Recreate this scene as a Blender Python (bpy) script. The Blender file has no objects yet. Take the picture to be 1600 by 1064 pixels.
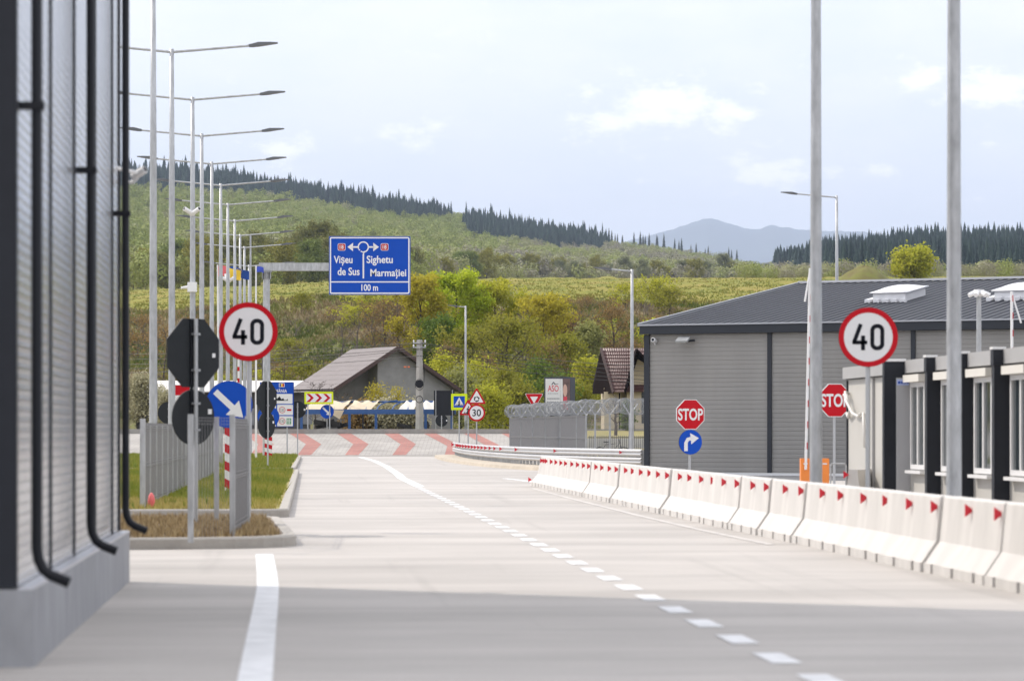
import bpy, math, random
import numpy as np
from mathutils import Vector, Matrix
R = math.radians
SC = bpy.context.scene
COL = SC.collection
# ------------------------------------------------------------------ camera
F = 5000.0; CH = 1.526; HY = 672.0          # focal length and horizon in photo pixels, camera height
cam_d = bpy.data.cameras.new('camera'); cam = bpy.data.objects.new('camera', cam_d); COL.objects.link(cam)
cam.location = (0, 0, CH); cam.rotation_euler = (R(90), 0, 0)
cam_d.sensor_width = 36; cam_d.lens = 36 * F / 1600; cam_d.shift_y = (HY - 532) / 1600
cam_d.clip_start = .5; cam_d.clip_end = 80000
cam_d.dof.use_dof = True; cam_d.dof.focus_distance = 150; cam_d.dof.aperture_fstop = 2.9
SC.camera = cam
# ------------------------------------------------------------------ light
SUN_EL = R(44); SUN_DIR = Vector((.845 * math.cos(SUN_EL), -.535 * math.cos(SUN_EL), -math.sin(SUN_EL)))
sun_d = bpy.data.lights.new('sun', 'SUN'); sun_d.energy = 2.4; sun_d.angle = R(.55); sun_d.color = (1, .92, .82)
sun = bpy.data.objects.new('sun', sun_d); COL.objects.link(sun)
sun.rotation_euler = SUN_DIR.to_track_quat('-Z', 'Y').to_euler(); sun.location = (-40, 30, 60)
W = bpy.data.worlds.new('World'); SC.world = W; W.use_nodes = True
nt = W.node_tree; nt.nodes.clear(); N = nt.nodes.new; L = nt.links.new
sky = N('ShaderNodeTexSky'); sky.sky_type = 'NISHITA'; sky.sun_disc = False; sky.sun_elevation = SUN_EL
sky.sun_rotation = math.atan2(-SUN_DIR.x, -SUN_DIR.y); sky.dust_density = 1.2; sky.air_density = 1.0
def wm(op, a, b=None, c=None):
    n = N('ShaderNodeMath'); n.operation = op
    for i, v in enumerate((a, b, c)):
        if v is None: continue
        if isinstance(v, (int, float)): n.inputs[i].default_value = v
        else: L(v, n.inputs[i])
    return n.outputs[0]
tc = N('ShaderNodeTexCoord'); sp = N('ShaderNodeSeparateXYZ'); L(tc.outputs['Generated'], sp.inputs[0])
ay = wm('MAXIMUM', wm('ABSOLUTE', sp.outputs[1]), .02)
u = wm('DIVIDE', sp.outputs[0], ay); v = wm('DIVIDE', sp.outputs[2], ay)
def noise(sx, sz, detail, rough=.55):
    cb = N('ShaderNodeCombineXYZ'); L(wm('MULTIPLY', sp.outputs[0], sx), cb.inputs[0])
    L(wm('MULTIPLY', sp.outputs[2], sz), cb.inputs[2]); L(wm('MULTIPLY', sp.outputs[1], sx * .3), cb.inputs[1])
    n = N('ShaderNodeTexNoise'); n.inputs['Scale'].default_value = 1; n.inputs['Detail'].default_value = detail
    n.inputs['Roughness'].default_value = rough; L(cb.outputs[0], n.inputs['Vector']); return n.outputs[0]
nz = noise(95, 190, 7, .66); veil = noise(14, 40, 5, .6)
mask = None                                                  # small fair weather clouds at their own bearings
for (px, py, rx, ry, s) in [(640, 208, 62, 26, .85), (1040, 165, 120, 38, 1), (960, 190, 60, 40, .75), (1200, 268, 85, 30, .8), (445, 232, 45, 26, .8), (1375, 266, 32, 17, .7),
                            (1440, 125, 42, 22, .85), (1550, 138, 75, 34, 1), (1130, 180, 60, 28, .8), (1545, 226, 18, 8, .6), (-300, 150, 200, 60, .9), (1900, 240, 160, 50, .9)]:
    a = wm('DIVIDE', wm('SUBTRACT', u, (px - 800) / F), rx / F); b = wm('DIVIDE', wm('SUBTRACT', v, (HY - py) / F), ry / F)
    g = wm('MULTIPLY', wm('EXPONENT', wm('MULTIPLY', wm('ADD', wm('MULTIPLY', a, a), wm('MULTIPLY', b, b)), -.9)), s)
    mask = g if mask is None else wm('MAXIMUM', mask, g)
cm = N('ShaderNodeMapRange'); cm.interpolation_type = 'SMOOTHSTEP'; cm.inputs[1].default_value = .15; cm.inputs[2].default_value = .62
L(wm('ADD', wm('MULTIPLY', mask, .62), wm('MULTIPLY', wm('SUBTRACT', nz, .5), 1.5)), cm.inputs[0])
vm = N('ShaderNodeMapRange'); vm.interpolation_type = 'SMOOTHSTEP'; vm.inputs[1].default_value = .3; vm.inputs[2].default_value = .7
vm.inputs[3].default_value = .74; vm.inputs[4].default_value = 1.0; L(veil, vm.inputs[0])
b0 = N('ShaderNodeBackground'); b0.inputs[1].default_value = .12; L(sky.outputs[0], b0.inputs[0])
b1 = N('ShaderNodeBackground'); b1.inputs[0].default_value = (.965, .962, 1, 1)     # thin bright veil, brighter overhead
el_ = N('ShaderNodeMapRange'); el_.interpolation_type = 'SMOOTHSTEP'; el_.inputs[1].default_value = .09; el_.inputs[2].default_value = .55; el_.inputs[3].default_value = 1.0; el_.inputs[4].default_value = 1.15; L(sp.outputs[2], el_.inputs[0]); L(el_.outputs[0], b1.inputs[1])
b2 = N('ShaderNodeBackground'); b2.inputs[0].default_value = (1, .965, .95, 1); b2.inputs[1].default_value = 1.32
m1 = N('ShaderNodeMixShader'); L(vm.outputs[0], m1.inputs[0]); L(b0.outputs[0], m1.inputs[1]); L(b1.outputs[0], m1.inputs[2])
m2 = N('ShaderNodeMixShader'); L(wm('MULTIPLY', cm.outputs[0], .9), m2.inputs[0]); L(m1.outputs[0], m2.inputs[1]); L(b2.outputs[0], m2.inputs[2])
wo = N('ShaderNodeOutputWorld'); L(m2.outputs[0], wo.inputs[0])
SC.view_settings.view_transform = 'Standard'; SC.view_settings.look = 'None'; SC.view_settings.exposure = .61; SC.view_settings.gamma = 1
try:
    SC.cycles.use_denoising = True; SC.cycles.max_bounces = 6; SC.cycles.transparent_max_bounces = 12
    SC.cycles.volume_bounces = 0; SC.cycles.caustics_reflective = False; SC.cycles.caustics_refractive = False
except Exception: pass
# ------------------------------------------------------------------ helpers
def G(px, py, z=0.0):                        # point of the level z under a pixel
    d = F * (CH - z) / (py - HY); return Vector(((px - 800) / F * d, d, z))
def P(px, py, d): return Vector(((px - 800) / F * d, d, CH + (HY - py) / F * d))
def XZ(px, py, d): p = P(px, py, d); return p.x, p.z
AX = Vector((-.063, .998, 0)); AXR = math.atan2(.063, .998)      # the site axis (road direction) and its yaw
class MB:
    def __init__(s): s.v = []; s.f = []
    def add(s, vs, fs):
        o = len(s.v); s.v += [tuple(a) for a in vs]; s.f += [tuple(i + o for i in f) for f in fs]; return s
    def box(s, c, sz, rot=None):
        hx, hy, hz = sz[0] / 2, sz[1] / 2, sz[2] / 2
        vs = [Vector((x, y, z)) for x in (-hx, hx) for y in (-hy, hy) for z in (-hz, hz)]
        if rot is not None: vs = [rot @ q for q in vs]
        c = Vector(c)
        return s.add([q + c for q in vs], [(0, 1, 3, 2), (4, 6, 7, 5), (0, 4, 5, 1), (2, 3, 7, 6), (0, 2, 6, 4), (1, 5, 7, 3)])
    def box2(s, lo, hi): return s.box([(a + b) / 2 for a, b in zip(lo, hi)], [abs(b - a) for a, b in zip(lo, hi)])
    def bar(s, a, b, w, h=None):             # square bar from a to b
        a, b = Vector(a), Vector(b); h = h or w; t = (b - a); l = t.length
        return s.box((a + b) / 2, (w, l, h), t.to_track_quat('Y', 'Z').to_matrix())
    def tube(s, pts, r, n=8, cap=True):
        pts = [Vector(q) for q in pts]; rs = r if isinstance(r, (list, tuple)) else [r] * len(pts)
        vs = []; up = None
        for i, q in enumerate(pts):
            t = (pts[min(i + 1, len(pts) - 1)] - pts[max(i - 1, 0)]).normalized()
            if up is None: up = Vector((0, 0, 1)) if abs(t.z) < .9 else Vector((0, 1, 0))
            a = t.cross(up).normalized(); b = a.cross(t).normalized(); up = b
            for k in range(n):
                an = 2 * math.pi * k / n; vs.append(q + (a * math.cos(an) + b * math.sin(an)) * rs[i])
        fs = [(i * n + k, i * n + (k + 1) % n, (i + 1) * n + (k + 1) % n, (i + 1) * n + k) for i in range(len(pts) - 1) for k in range(n)]
        if cap: fs += [tuple(range(n - 1, -1, -1)), tuple((len(pts) - 1) * n + k for k in range(n))]
        return s.add(vs, fs)
    def xz(s, out, y):                       # a flat face in the local xz plane looking to -y
        return s.add([(x, y, z) for x, z in out], [tuple(range(len(out)))])
    def prism_xz(s, out, y0, y1):
        n = len(out)
        return s.add([(x, y0, z) for x, z in out] + [(x, y1, z) for x, z in out],
                     [tuple(range(n)), tuple(range(2 * n - 1, n - 1, -1))] + [(i, i + n, (i + 1) % n + n, (i + 1) % n) for i in range(n)])
    def prism_z(s, out, z0, z1):
        n = len(out)
        return s.add([(q[0], q[1], z0) for q in out] + [(q[0], q[1], z1) for q in out],
                     [tuple(range(n - 1, -1, -1)), tuple(range(n, 2 * n))] + [(i, (i + 1) % n, (i + 1) % n + n, i + n) for i in range(n)])
    def sweep(s, prof, a, b, side, up=Vector((0, 0, 1))):   # extrude an open profile [(side, up)] from a to b
        a, b = Vector(a), Vector(b); n = len(prof)
        return s.add([a + side * p + up * q for p, q in prof] + [b + side * p + up * q for p, q in prof],
                     [(i, i + 1, i + 1 + n, i + n) for i in range(n - 1)])
    def obj(s, name, m, parent=None, smooth=False):
        me = bpy.data.meshes.new(name); me.from_pydata(s.v, [], s.f); me.validate(); me.update()
        if smooth: me.shade_smooth()
        return link(name, me, m, parent)
def link(name, me, m, parent=None):
    if m is not None and not me.materials: me.materials.append(m)
    o = bpy.data.objects.new(name, me); COL.objects.link(o)
    if parent is not None: o.parent = parent
    return o
def npmesh(name, v, f, tint=None):           # numpy verts (n,3), faces (m,k)
    me = bpy.data.meshes.new(name); k = f.shape[1]
    me.vertices.add(len(v)); me.vertices.foreach_set('co', v.astype(np.float32).ravel())
    me.loops.add(f.size); me.loops.foreach_set('vertex_index', f.astype(np.int32).ravel())
    me.polygons.add(len(f)); me.polygons.foreach_set('loop_start', np.arange(0, f.size, k, dtype=np.int32))
    if tint is not None:
        at = me.attributes.new('tint', 'FLOAT', 'FACE'); at.data.foreach_set('value', tint.astype(np.float32))
    me.update(calc_edges=True); return me
def thing(name, label, cat, loc=(0, 0, 0), rz=0, group=None):
    o = bpy.data.objects.new(name, None); COL.objects.link(o); o.location = loc; o.rotation_euler = (0, 0, rz)
    o.empty_display_size = .2
    return tag(o, label, cat, group)
def tag(o, label, cat, group=None):
    o['label'] = label; o['category'] = cat
    if group: o['group'] = group
    return o
def kind(o, k='structure'): o['kind'] = k; return o
def stuff(o, label, cat): o['kind'] = 'stuff'; o['label'] = label; o['category'] = cat; return o
def copy_tree(o, parent=None, top=True):
    c = o.copy(); COL.objects.link(c)
    if parent is not None: c.parent = parent
    for ch in o.children: copy_tree(ch, c, False)
    return c
# ------------------------------------------------------------------ materials
MATS = {}
def M(name, col, rough=.6, metal=0., var=.0, scale=3., bump=0., bscale=40., stretch=None, spec=.5, col2=None, detail=5):
    if name in MATS: return MATS[name]
    m = bpy.data.materials.new(name); m.use_nodes = True; nt = m.node_tree; b = nt.nodes['Principled BSDF']
    b.inputs['Roughness'].default_value = rough; b.inputs['Metallic'].default_value = metal
    b.inputs['Specular IOR Level'].default_value = spec
    c = (*col, 1)
    b.inputs['Base Color'].default_value = c
    if var or bump or col2:
        tc = nt.nodes.new('ShaderNodeTexCoord'); mp = nt.nodes.new('ShaderNodeMapping'); nt.links.new(tc.outputs['Object'], mp.inputs[0])
        if stretch: mp.inputs['Scale'].default_value = stretch
    if var or col2:
        n = nt.nodes.new('ShaderNodeTexNoise'); n.inputs['Scale'].default_value = scale; n.inputs['Detail'].default_value = detail; n.inputs['Roughness'].default_value = .62
        nt.links.new(mp.outputs[0], n.inputs['Vector'])
        r = nt.nodes.new('ShaderNodeValToRGB'); r.color_ramp.elements[0].position = .3; r.color_ramp.elements[1].position = .7
        lo = tuple(x * (1 - var) for x in col) if not col2 else col; hi = tuple(min(1, x * (1 + var)) for x in col) if not col2 else col2
        r.color_ramp.elements[0].color = (*lo, 1); r.color_ramp.elements[1].color = (*hi, 1)
        nt.links.new(n.outputs[0], r.inputs[0]); nt.links.new(r.outputs[0], b.inputs['Base Color'])
    if bump:
        n2 = nt.nodes.new('ShaderNodeTexNoise'); n2.inputs['Scale'].default_value = bscale; n2.inputs['Detail'].default_value = 4
        nt.links.new(mp.outputs[0], n2.inputs['Vector']); bp = nt.nodes.new('ShaderNodeBump'); bp.inputs['Strength'].default_value = bump; bp.inputs['Distance'].default_value = .02
        nt.links.new(n2.outputs[0], bp.inputs['Height']); nt.links.new(bp.outputs[0], b.inputs['Normal'])
    MATS[name] = m; return m
def leafmat(name, cols, trans=.3, rough=.7):
    m = bpy.data.materials.new(name); m.use_nodes = True; nt = m.node_tree; b = nt.nodes['Principled BSDF']; o = nt.nodes['Material Output']
    a = nt.nodes.new('ShaderNodeAttribute'); a.attribute_name = 'tint'
    r = nt.nodes.new('ShaderNodeValToRGB'); e = r.color_ramp.elements
    for i, c in enumerate(cols):
        q = e[i] if i < 2 else e.new(1.)
        q.position = i / (len(cols) - 1); q.color = (*c, 1)
    nt.links.new(a.outputs['Fac'], r.inputs[0]); nt.links.new(r.outputs[0], b.inputs['Base Color'])
    b.inputs['Roughness'].default_value = rough; b.inputs['Specular IOR Level'].default_value = .25
    if trans:
        t = nt.nodes.new('ShaderNodeBsdfTranslucent'); nt.links.new(r.outputs[0], t.inputs[0]); x = nt.nodes.new('ShaderNodeMixShader')
        x.inputs[0].default_value = trans; nt.links.new(b.outputs[0], x.inputs[1]); nt.links.new(t.outputs[0], x.inputs[2]); nt.links.new(x.outputs[0], o.inputs[0])
    MATS[name] = m; return m
galv = M('galvanised_steel', (.40, .41, .42), .45, .35, .24, 9., 0, stretch=(1, 1, .3))
galvd = M('dull_galvanised', (.33, .34, .35), .5, .4, .12, 8.)
post_m = M('sign_post_steel', (.42, .43, .44), .4, .5)
dark = M('anthracite_paint', (.016, .018, .024), .5, 0, .1, 4, spec=.25)
black = M('black_plastic', (.007, .008, .012), .42, spec=.25)
backm = M('sign_back', (.015, .018, .0205), .55, 0, .12, 5, spec=.25)
white = M('white_sheet', (.74, .74, .74), .4, 0, .03, 3)
redm = M('sign_red', (.47, .002, .010), .5, spec=.2)
bluem = M('sign_blue', (.001, .062, .42), .5, 0, .05, 2, spec=.2)
inkm = M('sign_black', (.006, .007, .012), .6, spec=.15)
flyel = M('fluorescent_yellow', (.62, .74, .01), .5, spec=.2)
greenm = M('sign_green', (.01, .25, .09), .5)
refl_red = M('red_reflector', (.60, .012, .03), .35)
paint = M('road_paint', (.68, .68, .68), .6, 0, .20, 3.5, .1, 60, detail=9)
kerbm = M('kerb_concrete', (.36, .335, .30), .85, 0, .14, 2.2, .3, 30)
barm = M('precast_concrete', (.575, .553, .525), .8, 0, .10, 2.2, .14, 25, stretch=(1, 1.6, .45), detail=8)
wood = M('bark', (.075, .058, .048), .9, 0, .3, 8)
woodg = M('grey_bark', (.12, .10, .088), .9, 0, .3, 8)
glass = M('window_glass', (.03, .04, .045), .06, 0, spec=.8)
# ------------------------------------------------------------------ signs
def circ(r, cx=0, cz=0, n=40): return [(cx + r * math.cos(2 * math.pi * k / n), cz + r * math.sin(2 * math.pi * k / n)) for k in range(n)]
def octo(r, cx=0, cz=0): return [(cx + r / math.cos(math.pi / 8) * math.cos(math.pi / 8 + k * math.pi / 4), cz + r / math.cos(math.pi / 8) * math.sin(math.pi / 8 + k * math.pi / 4)) for k in range(8)]
def rrect(x0, z0, x1, z1, r, n=4):
    out = []
    for cx, cz, a in ((x1 - r, z1 - r, 0), (x0 + r, z1 - r, 90), (x0 + r, z0 + r, 180), (x1 - r, z0 + r, 270)):
        out += [(cx + r * math.cos(R(a + 90 * k / n)), cz + r * math.sin(R(a + 90 * k / n))) for k in range(n + 1)]
    return out
def rtri(r, cx, cz, rad, down=False):        # rounded triangle
    s = -1 if down else 1; out = []
    for k in range(3):
        a = 90 + 120 * k
        ox, oz = (r - 2 * rad) * math.cos(R(a)), (r - 2 * rad) * math.sin(R(a))
        out += [(cx + s * (ox + rad * math.cos(R(a - 60 + 30 * j))), cz + s * (oz + rad * math.sin(R(a - 60 + 30 * j)))) for j in range(5)]
    return out
Y0 = -.06
def plate(parent, out, name='sign_plate', m=None, y=Y0): return MB().prism_xz(out[::-1], y + .02, y).obj(name, m or backm, parent)
def decal(parent, outs, k, m, name, y=Y0):   # flat marks, each layer 4 mm proud of the one below
    b = MB()
    for o in outs: b.xz(o, y - .004 * k)
    return b.obj(name, m, parent)
def ringd(parent, ro, ri, cx, cz, k, m, name, n=48, y=Y0):
    b = MB(); o = circ(ro, cx, cz, n); i = circ(ri, cx, cz, n); yy = y - .004 * k
    b.add([(x, yy, z) for x, z in o] + [(x, yy, z) for x, z in i], [(a, (a + 1) % n, (a + 1) % n + n, a + n) for a in range(n)])
    return b.obj(name, m, parent)
def text(parent, s, cx, cz, w, h, k, m, name='lettering', bold=.0, y=Y0):   # lettering fitted in a box w x h
    cu = bpy.data.curves.new('lettering', 'FONT'); cu.body = s; cu.offset = bold; cu.resolution_u = 4
    o = bpy.data.objects.new('tmp', cu); COL.objects.link(o); bpy.context.view_layer.update()
    me = bpy.data.meshes.new_from_object(o.evaluated_get(bpy.context.evaluated_depsgraph_get()))
    bpy.data.objects.remove(o); bpy.data.curves.remove(cu)
    n = len(me.vertices); c = np.zeros(n * 3, np.float32); me.vertices.foreach_get('co', c); c = c.reshape(-1, 3)
    lo, hi = c.min(0), c.max(0); q = np.zeros_like(c)
    q[:, 0] = cx + ((c[:, 0] - lo[0]) / (hi[0] - lo[0]) - .5) * w; q[:, 2] = cz + ((c[:, 1] - lo[1]) / (hi[1] - lo[1]) - .5) * h; q[:, 1] = y - .004 * k
    me.vertices.foreach_set('co', q.ravel()); me.materials.clear(); me.update()
    return link(name, me, m, parent)
def post(parent, h, r=.03, x=0, y=0, z0=0, m=None, name='post'):
    return MB().tube([(x, y, z0), (x, y, h)], r, 10).obj(name, m or post_m, parent)
def clamps(parent, zs, w=.12):
    for z in zs: MB().box((0, 0, z), (w, .075, .035)).obj('clamp', galvd, parent)
def stroke(pts, w):                          # a polyline as quads in xz
    outs = []
    for (x0, z0), (x1, z1) in zip(pts, pts[1:]):
        dx, dz = x1 - x0, z1 - z0; l = math.hypot(dx, dz); nx, nz = -dz / l * w / 2, dx / l * w / 2
        outs.append([(x0 + nx, z0 + nz), (x0 - nx, z0 - nz), (x1 - nx, z1 - nz), (x1 + nx, z1 + nz)])
    return outs
def arrow(cx, cz, ang, l, w, hl, hw):        # straight arrow outline
    p = [(-l / 2, w / 2), (-l / 2, -w / 2), (l / 2 - hl, -w / 2), (l / 2 - hl, -hw / 2), (l / 2, 0), (l / 2 - hl, hw / 2), (l / 2 - hl, w / 2)]
    c, s = math.cos(ang), math.sin(ang); return [(cx + x * c - z * s, cz + x * s + z * c) for x, z in p]
def root(name, label, cat, px, d, z=0, rz=0, group=None): return thing(name, label, cat, ((px - 800) / F * d, d, z), rz, group)
# ================================================================== the setting
rng = np.random.default_rng(5); random.seed(5)
def road_mat():
    m = bpy.data.materials.new('brushed_concrete_road'); m.use_nodes = True; nt = m.node_tree; b = nt.nodes['Principled BSDF']; N = nt.nodes.new; L = nt.links.new
    tc = N('ShaderNodeTexCoord'); rot = N('ShaderNodeVectorRotate'); rot.rotation_type = 'Z_AXIS'; rot.inputs['Angle'].default_value = -AXR; L(tc.outputs['Object'], rot.inputs['Vector'])
    def nz(sc, scale, detail):
        mp = N('ShaderNodeMapping'); mp.inputs['Scale'].default_value = sc; L(rot.outputs[0], mp.inputs[0])
        n = N('ShaderNodeTexNoise'); n.inputs['Scale'].default_value = scale; n.inputs['Detail'].default_value = detail; n.inputs['Roughness'].default_value = .6; L(mp.outputs[0], n.inputs['Vector']); return n.outputs[0]
    def mth(op, a, bb):
        n = N('ShaderNodeMath'); n.operation = op
        for i, v in enumerate((a, bb)):
            if isinstance(v, (int, float)): n.inputs[i].default_value = v
            else: L(v, n.inputs[i])
        return n.outputs[0]
    streak = nz((.10, 1.0, 1), .55, 5); fine = nz((.5, 5, 1), 1.4, 6); blot = nz((1, 1, 1), .16, 4); grain = nz((1, 1, 1), 26, 3)
    v = mth('ADD', mth('ADD', mth('MULTIPLY', streak, .5), mth('MULTIPLY', fine, .22)), mth('ADD', mth('MULTIPLY', blot, .38), mth('MULTIPLY', grain, .16)))
    sp = N('ShaderNodeSeparateXYZ'); L(rot.outputs[0], sp.inputs[0])
    def joint(c, per, wd):
        f = mth('ABSOLUTE', mth('SUBTRACT', mth('FRACT', mth('DIVIDE', c, per), 0), .5), 0); return mth('LESS_THAN', f, wd / per)
    j = joint(sp.outputs[1], 5.0, .03)
    r = N('ShaderNodeValToRGB'); e = r.color_ramp.elements; e[0].position = .49; e[1].position = .76; e[0].color = (.30, .278, .255, 1); e[1].color = (.475, .442, .408, 1)
    L(v, r.inputs[0]); mx = N('ShaderNodeMixRGB'); mx.inputs[2].default_value = (.22, .205, .19, 1); L(mth('MULTIPLY', j, .35), mx.inputs[0]); L(r.outputs[0], mx.inputs[1])
    st = N('ShaderNodeMapRange'); st.inputs[1].default_value = .58; st.inputs[2].default_value = .74; st.inputs[3].default_value = 0; st.inputs[4].default_value = .30; L(nz((.6, 1.2, 1), .7, 7), st.inputs[0])          # stains and damp marks
    s2 = N('ShaderNodeMapRange'); s2.inputs[1].default_value = .60; s2.inputs[2].default_value = .70; s2.inputs[3].default_value = 0; s2.inputs[4].default_value = .22; L(nz((2.2, .05, 1), .9, 4), s2.inputs[0])       # faint tyre wear along the lane
    m3 = N('ShaderNodeMixRGB'); m3.inputs[2].default_value = (.20, .185, .17, 1); L(mth('MAXIMUM', st.outputs[0], s2.outputs[0]), m3.inputs[0]); L(mx.outputs[0], m3.inputs[1]); L(m3.outputs[0], b.inputs['Base Color'])
    b.inputs['Roughness'].default_value = .72; bp = N('ShaderNodeBump'); bp.inputs['Strength'].default_value = .18; bp.inputs['Distance'].default_value = .012
    L(mth('ADD', fine, grain), bp.inputs['Height']); L(bp.outputs[0], b.inputs['Normal']); return m
def apron_mat(name, c1, c2, mort):
    m = bpy.data.materials.new(name); m.use_nodes = True; nt = m.node_tree; b = nt.nodes['Principled BSDF']; N = nt.nodes.new; L = nt.links.new
    tc = N('ShaderNodeTexCoord'); br = N('ShaderNodeTexBrick'); br.inputs['Scale'].default_value = 1; br.inputs['Brick Width'].default_value = .5; br.inputs['Row Height'].default_value = .45
    br.inputs['Mortar Size'].default_value = .025; br.inputs['Color1'].default_value = (*c1, 1); br.inputs['Color2'].default_value = (*c2, 1); br.inputs['Mortar'].default_value = (*mort, 1)
    L(tc.outputs['Object'], br.inputs['Vector']); n = N('ShaderNodeTexNoise'); n.inputs['Scale'].default_value = .35; n.inputs['Detail'].default_value = 5; L(tc.outputs['Object'], n.inputs['Vector'])
    mr = N('ShaderNodeMapRange'); mr.inputs[1].default_value = .3; mr.inputs[2].default_value = .7; mr.inputs[3].default_value = .84; mr.inputs[4].default_value = 1.08; L(n.outputs[0], mr.inputs[0])
    mx = N('ShaderNodeMixRGB'); mx.blend_type = 'MULTIPLY'; mx.inputs[0].default_value = 1; L(br.outputs[0], mx.inputs[1]); L(mr.outputs[0], mx.inputs[2]); L(mx.outputs[0], b.inputs['Base Color'])
    b.inputs['Roughness'].default_value = .85; return m
roadm = road_mat()
soilm = M('bare_soil', (.15, .11, .075), .95, 0, .3, 1.2, .5, 12)
lawnm = M('lawn_soil', (.23, .22, .045), .95, 0, 0, 1.1, .5, 9, col2=(.31, .24, .10))
# the ground, one wide sheet, and the concrete yard and road on it
gq = [0, 15, 40, 90, 200, 450, 1000, 2200, 5000, 11000, 28000]; gx_ = [-t for t in gq[:0:-1]] + gq; gy_ = [-3000, -800, -200, -50, 0, 30, 70, 120, 200, 350, 600, 1000, 1800, 3200, 6000, 12000, 28000]
b = MB(); nx_ = len(gx_); b.add([(x, y, -.03) for y in gy_ for x in gx_], [(j * nx_ + i, j * nx_ + i + 1, (j + 1) * nx_ + i + 1, (j + 1) * nx_ + i) for j in range(len(gy_) - 1) for i in range(nx_ - 1)])
kind(b.obj('ground', M('ground_soil', (.16, .14, .09), .95, 0, .3, .3)))
b = MB(); ys = [-6, 10, 20, 30, 45, 60, 80, 100, 130, 160, 190.5]
for i in range(len(ys) - 1): b.add([(-60, ys[i], 0), (70, ys[i], 0), (70, ys[i + 1], 0), (-60, ys[i + 1], 0)], [(0, 1, 2, 3)])
b.obj('road', roadm)['kind'] = 'structure'
# painted lines
def lane(pts, w, name, z=.005):
    b = MB(); n = len(pts); vs = []
    for i, q in enumerate(pts):
        t = (pts[min(i + 1, n - 1)] - pts[max(i - 1, 0)]).normalized(); s = Vector((t.y, -t.x, 0)) * w / 2
        vs += [q - s + Vector((0, 0, z)), q + s + Vector((0, 0, z))]
    b.add(vs, [(2 * i, 2 * i + 1, 2 * i + 3, 2 * i + 2) for i in range(n - 1)]); return kind(b.obj(name, paint))
lane([G(x, y) for x, y in [(388, 1130), (398, 1064), (407, 1000), (416, 940), (418.5, 918), (417, 895), (413, 866)]], .215, 'edge_line')
lane([G(x, y) for x, y in [(655, 760), (628, 747), (622, 741), (604, 729), (585, 720), (563, 714)]], .30, 'centre_line')
lane([G(788, 747.5), G(812, 750), (G(838, 754))], .22, 'side_line')
p0 = G(1270, 1055); p1 = G(655, 762); dd = (p1 - p0); ln = dd.length; dd.normalize(); b = MB(); s = Vector((dd.y, -dd.x, 0)) * .1
k = -3
first = G(1208, 1028); q0 = (first - p0).dot(dd) - .5
while q0 + k * 1.93 < ln:
    a = p0 + dd * (q0 + k * 1.93); c = a + dd * .98
    b.add([a - s + Vector((0, 0, .005)), a + s + Vector((0, 0, .005)), c + s + Vector((0, 0, .005)), c - s + Vector((0, 0, .005))], [(0, 1, 2, 3)]); k += 1
kind(b.obj('lane_dashes', paint))
# barrier foot line
lane([G(x, y) for x, y in [(832, 763), (900, 781), (1000, 806), (1100, 829), (1205, 851)]], .12, 'barrier_line').data.materials[0] = M('worn_paint', (.50, .475, .45), .8, 0, .15, 2)
# islands on the left
def inset(out, r):
    n = len(out); res = []
    for i in range(n):
        a, q, c = (Vector(out[(i + k) % n] + (0,)) for k in (-1, 0, 1))
        t1 = (q - a).normalized(); t2 = (c - q).normalized(); n1 = Vector((-t1.y, t1.x, 0)); n2 = Vector((-t2.y, t2.x, 0)); m = (n1 + n2); m = m / max(.3, m.dot(n1)); res.append((q.x + m.x * r, q.y + m.y * r))
    return res
def fillet(pts, rads, n=5):
    out = []
    for i, p in enumerate(pts):
        r = rads[i]
        if not r: out.append(p); continue
        a, c = Vector(pts[i - 1]), Vector(pts[(i + 1) % len(pts)]); p = Vector(p); p0 = p + (a - p).normalized() * r; p1 = p + (c - p).normalized() * r
        for k in range(n + 1):
            t = k / n; q = p0 * (1 - t) ** 2 + p * 2 * t * (1 - t) + p1 * t * t; out.append((q.x, q.y))
    return out
def island(out, top, h=.15):
    i = inset(out, .17); n = len(out); b = MB()
    z1, z0 = h, -.02; ch = inset(out, .025)
    b.add([(x, y, z0) for x, y in out] + [(x, y, z1 - .025) for x, y in out] + [(x, y, z1) for x, y in ch] + [(x, y, z1) for x, y in i] + [(x, y, z0) for x, y in i],
          [(k * n + a, k * n + (a + 1) % n, (k + 1) * n + (a + 1) % n, (k + 1) * n + a) for k in range(4) for a in range(n)])
    kind(b.obj('kerb', kerbm))
    return kind(MB().add([(x, y, h - .02) for x, y in inset(out, .165)], [tuple(range(n))]).obj(top[0], top[1]))
i1 = fillet([(-9.5, 39.7), (-2.75, 41.4), (-3.75, 51.6), (-9.5, 51)], [0, 1.3, .8, 0])
island(i1, ('soil', soilm))
i2 = fillet([(-10.5, 55.4), (-3.9, 55.9), (-7.55, 113.6), (-15, 113)], [0, .5, 1.0, 0]); island(i2, ('lawn', lawnm))
i3 = fillet([(-16, 117), (-7.95, 117.5), (-11.7, 178), (-24, 178)], [0, .8, 4, 0]); island(i3, ('lawn', lawnm))
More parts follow.
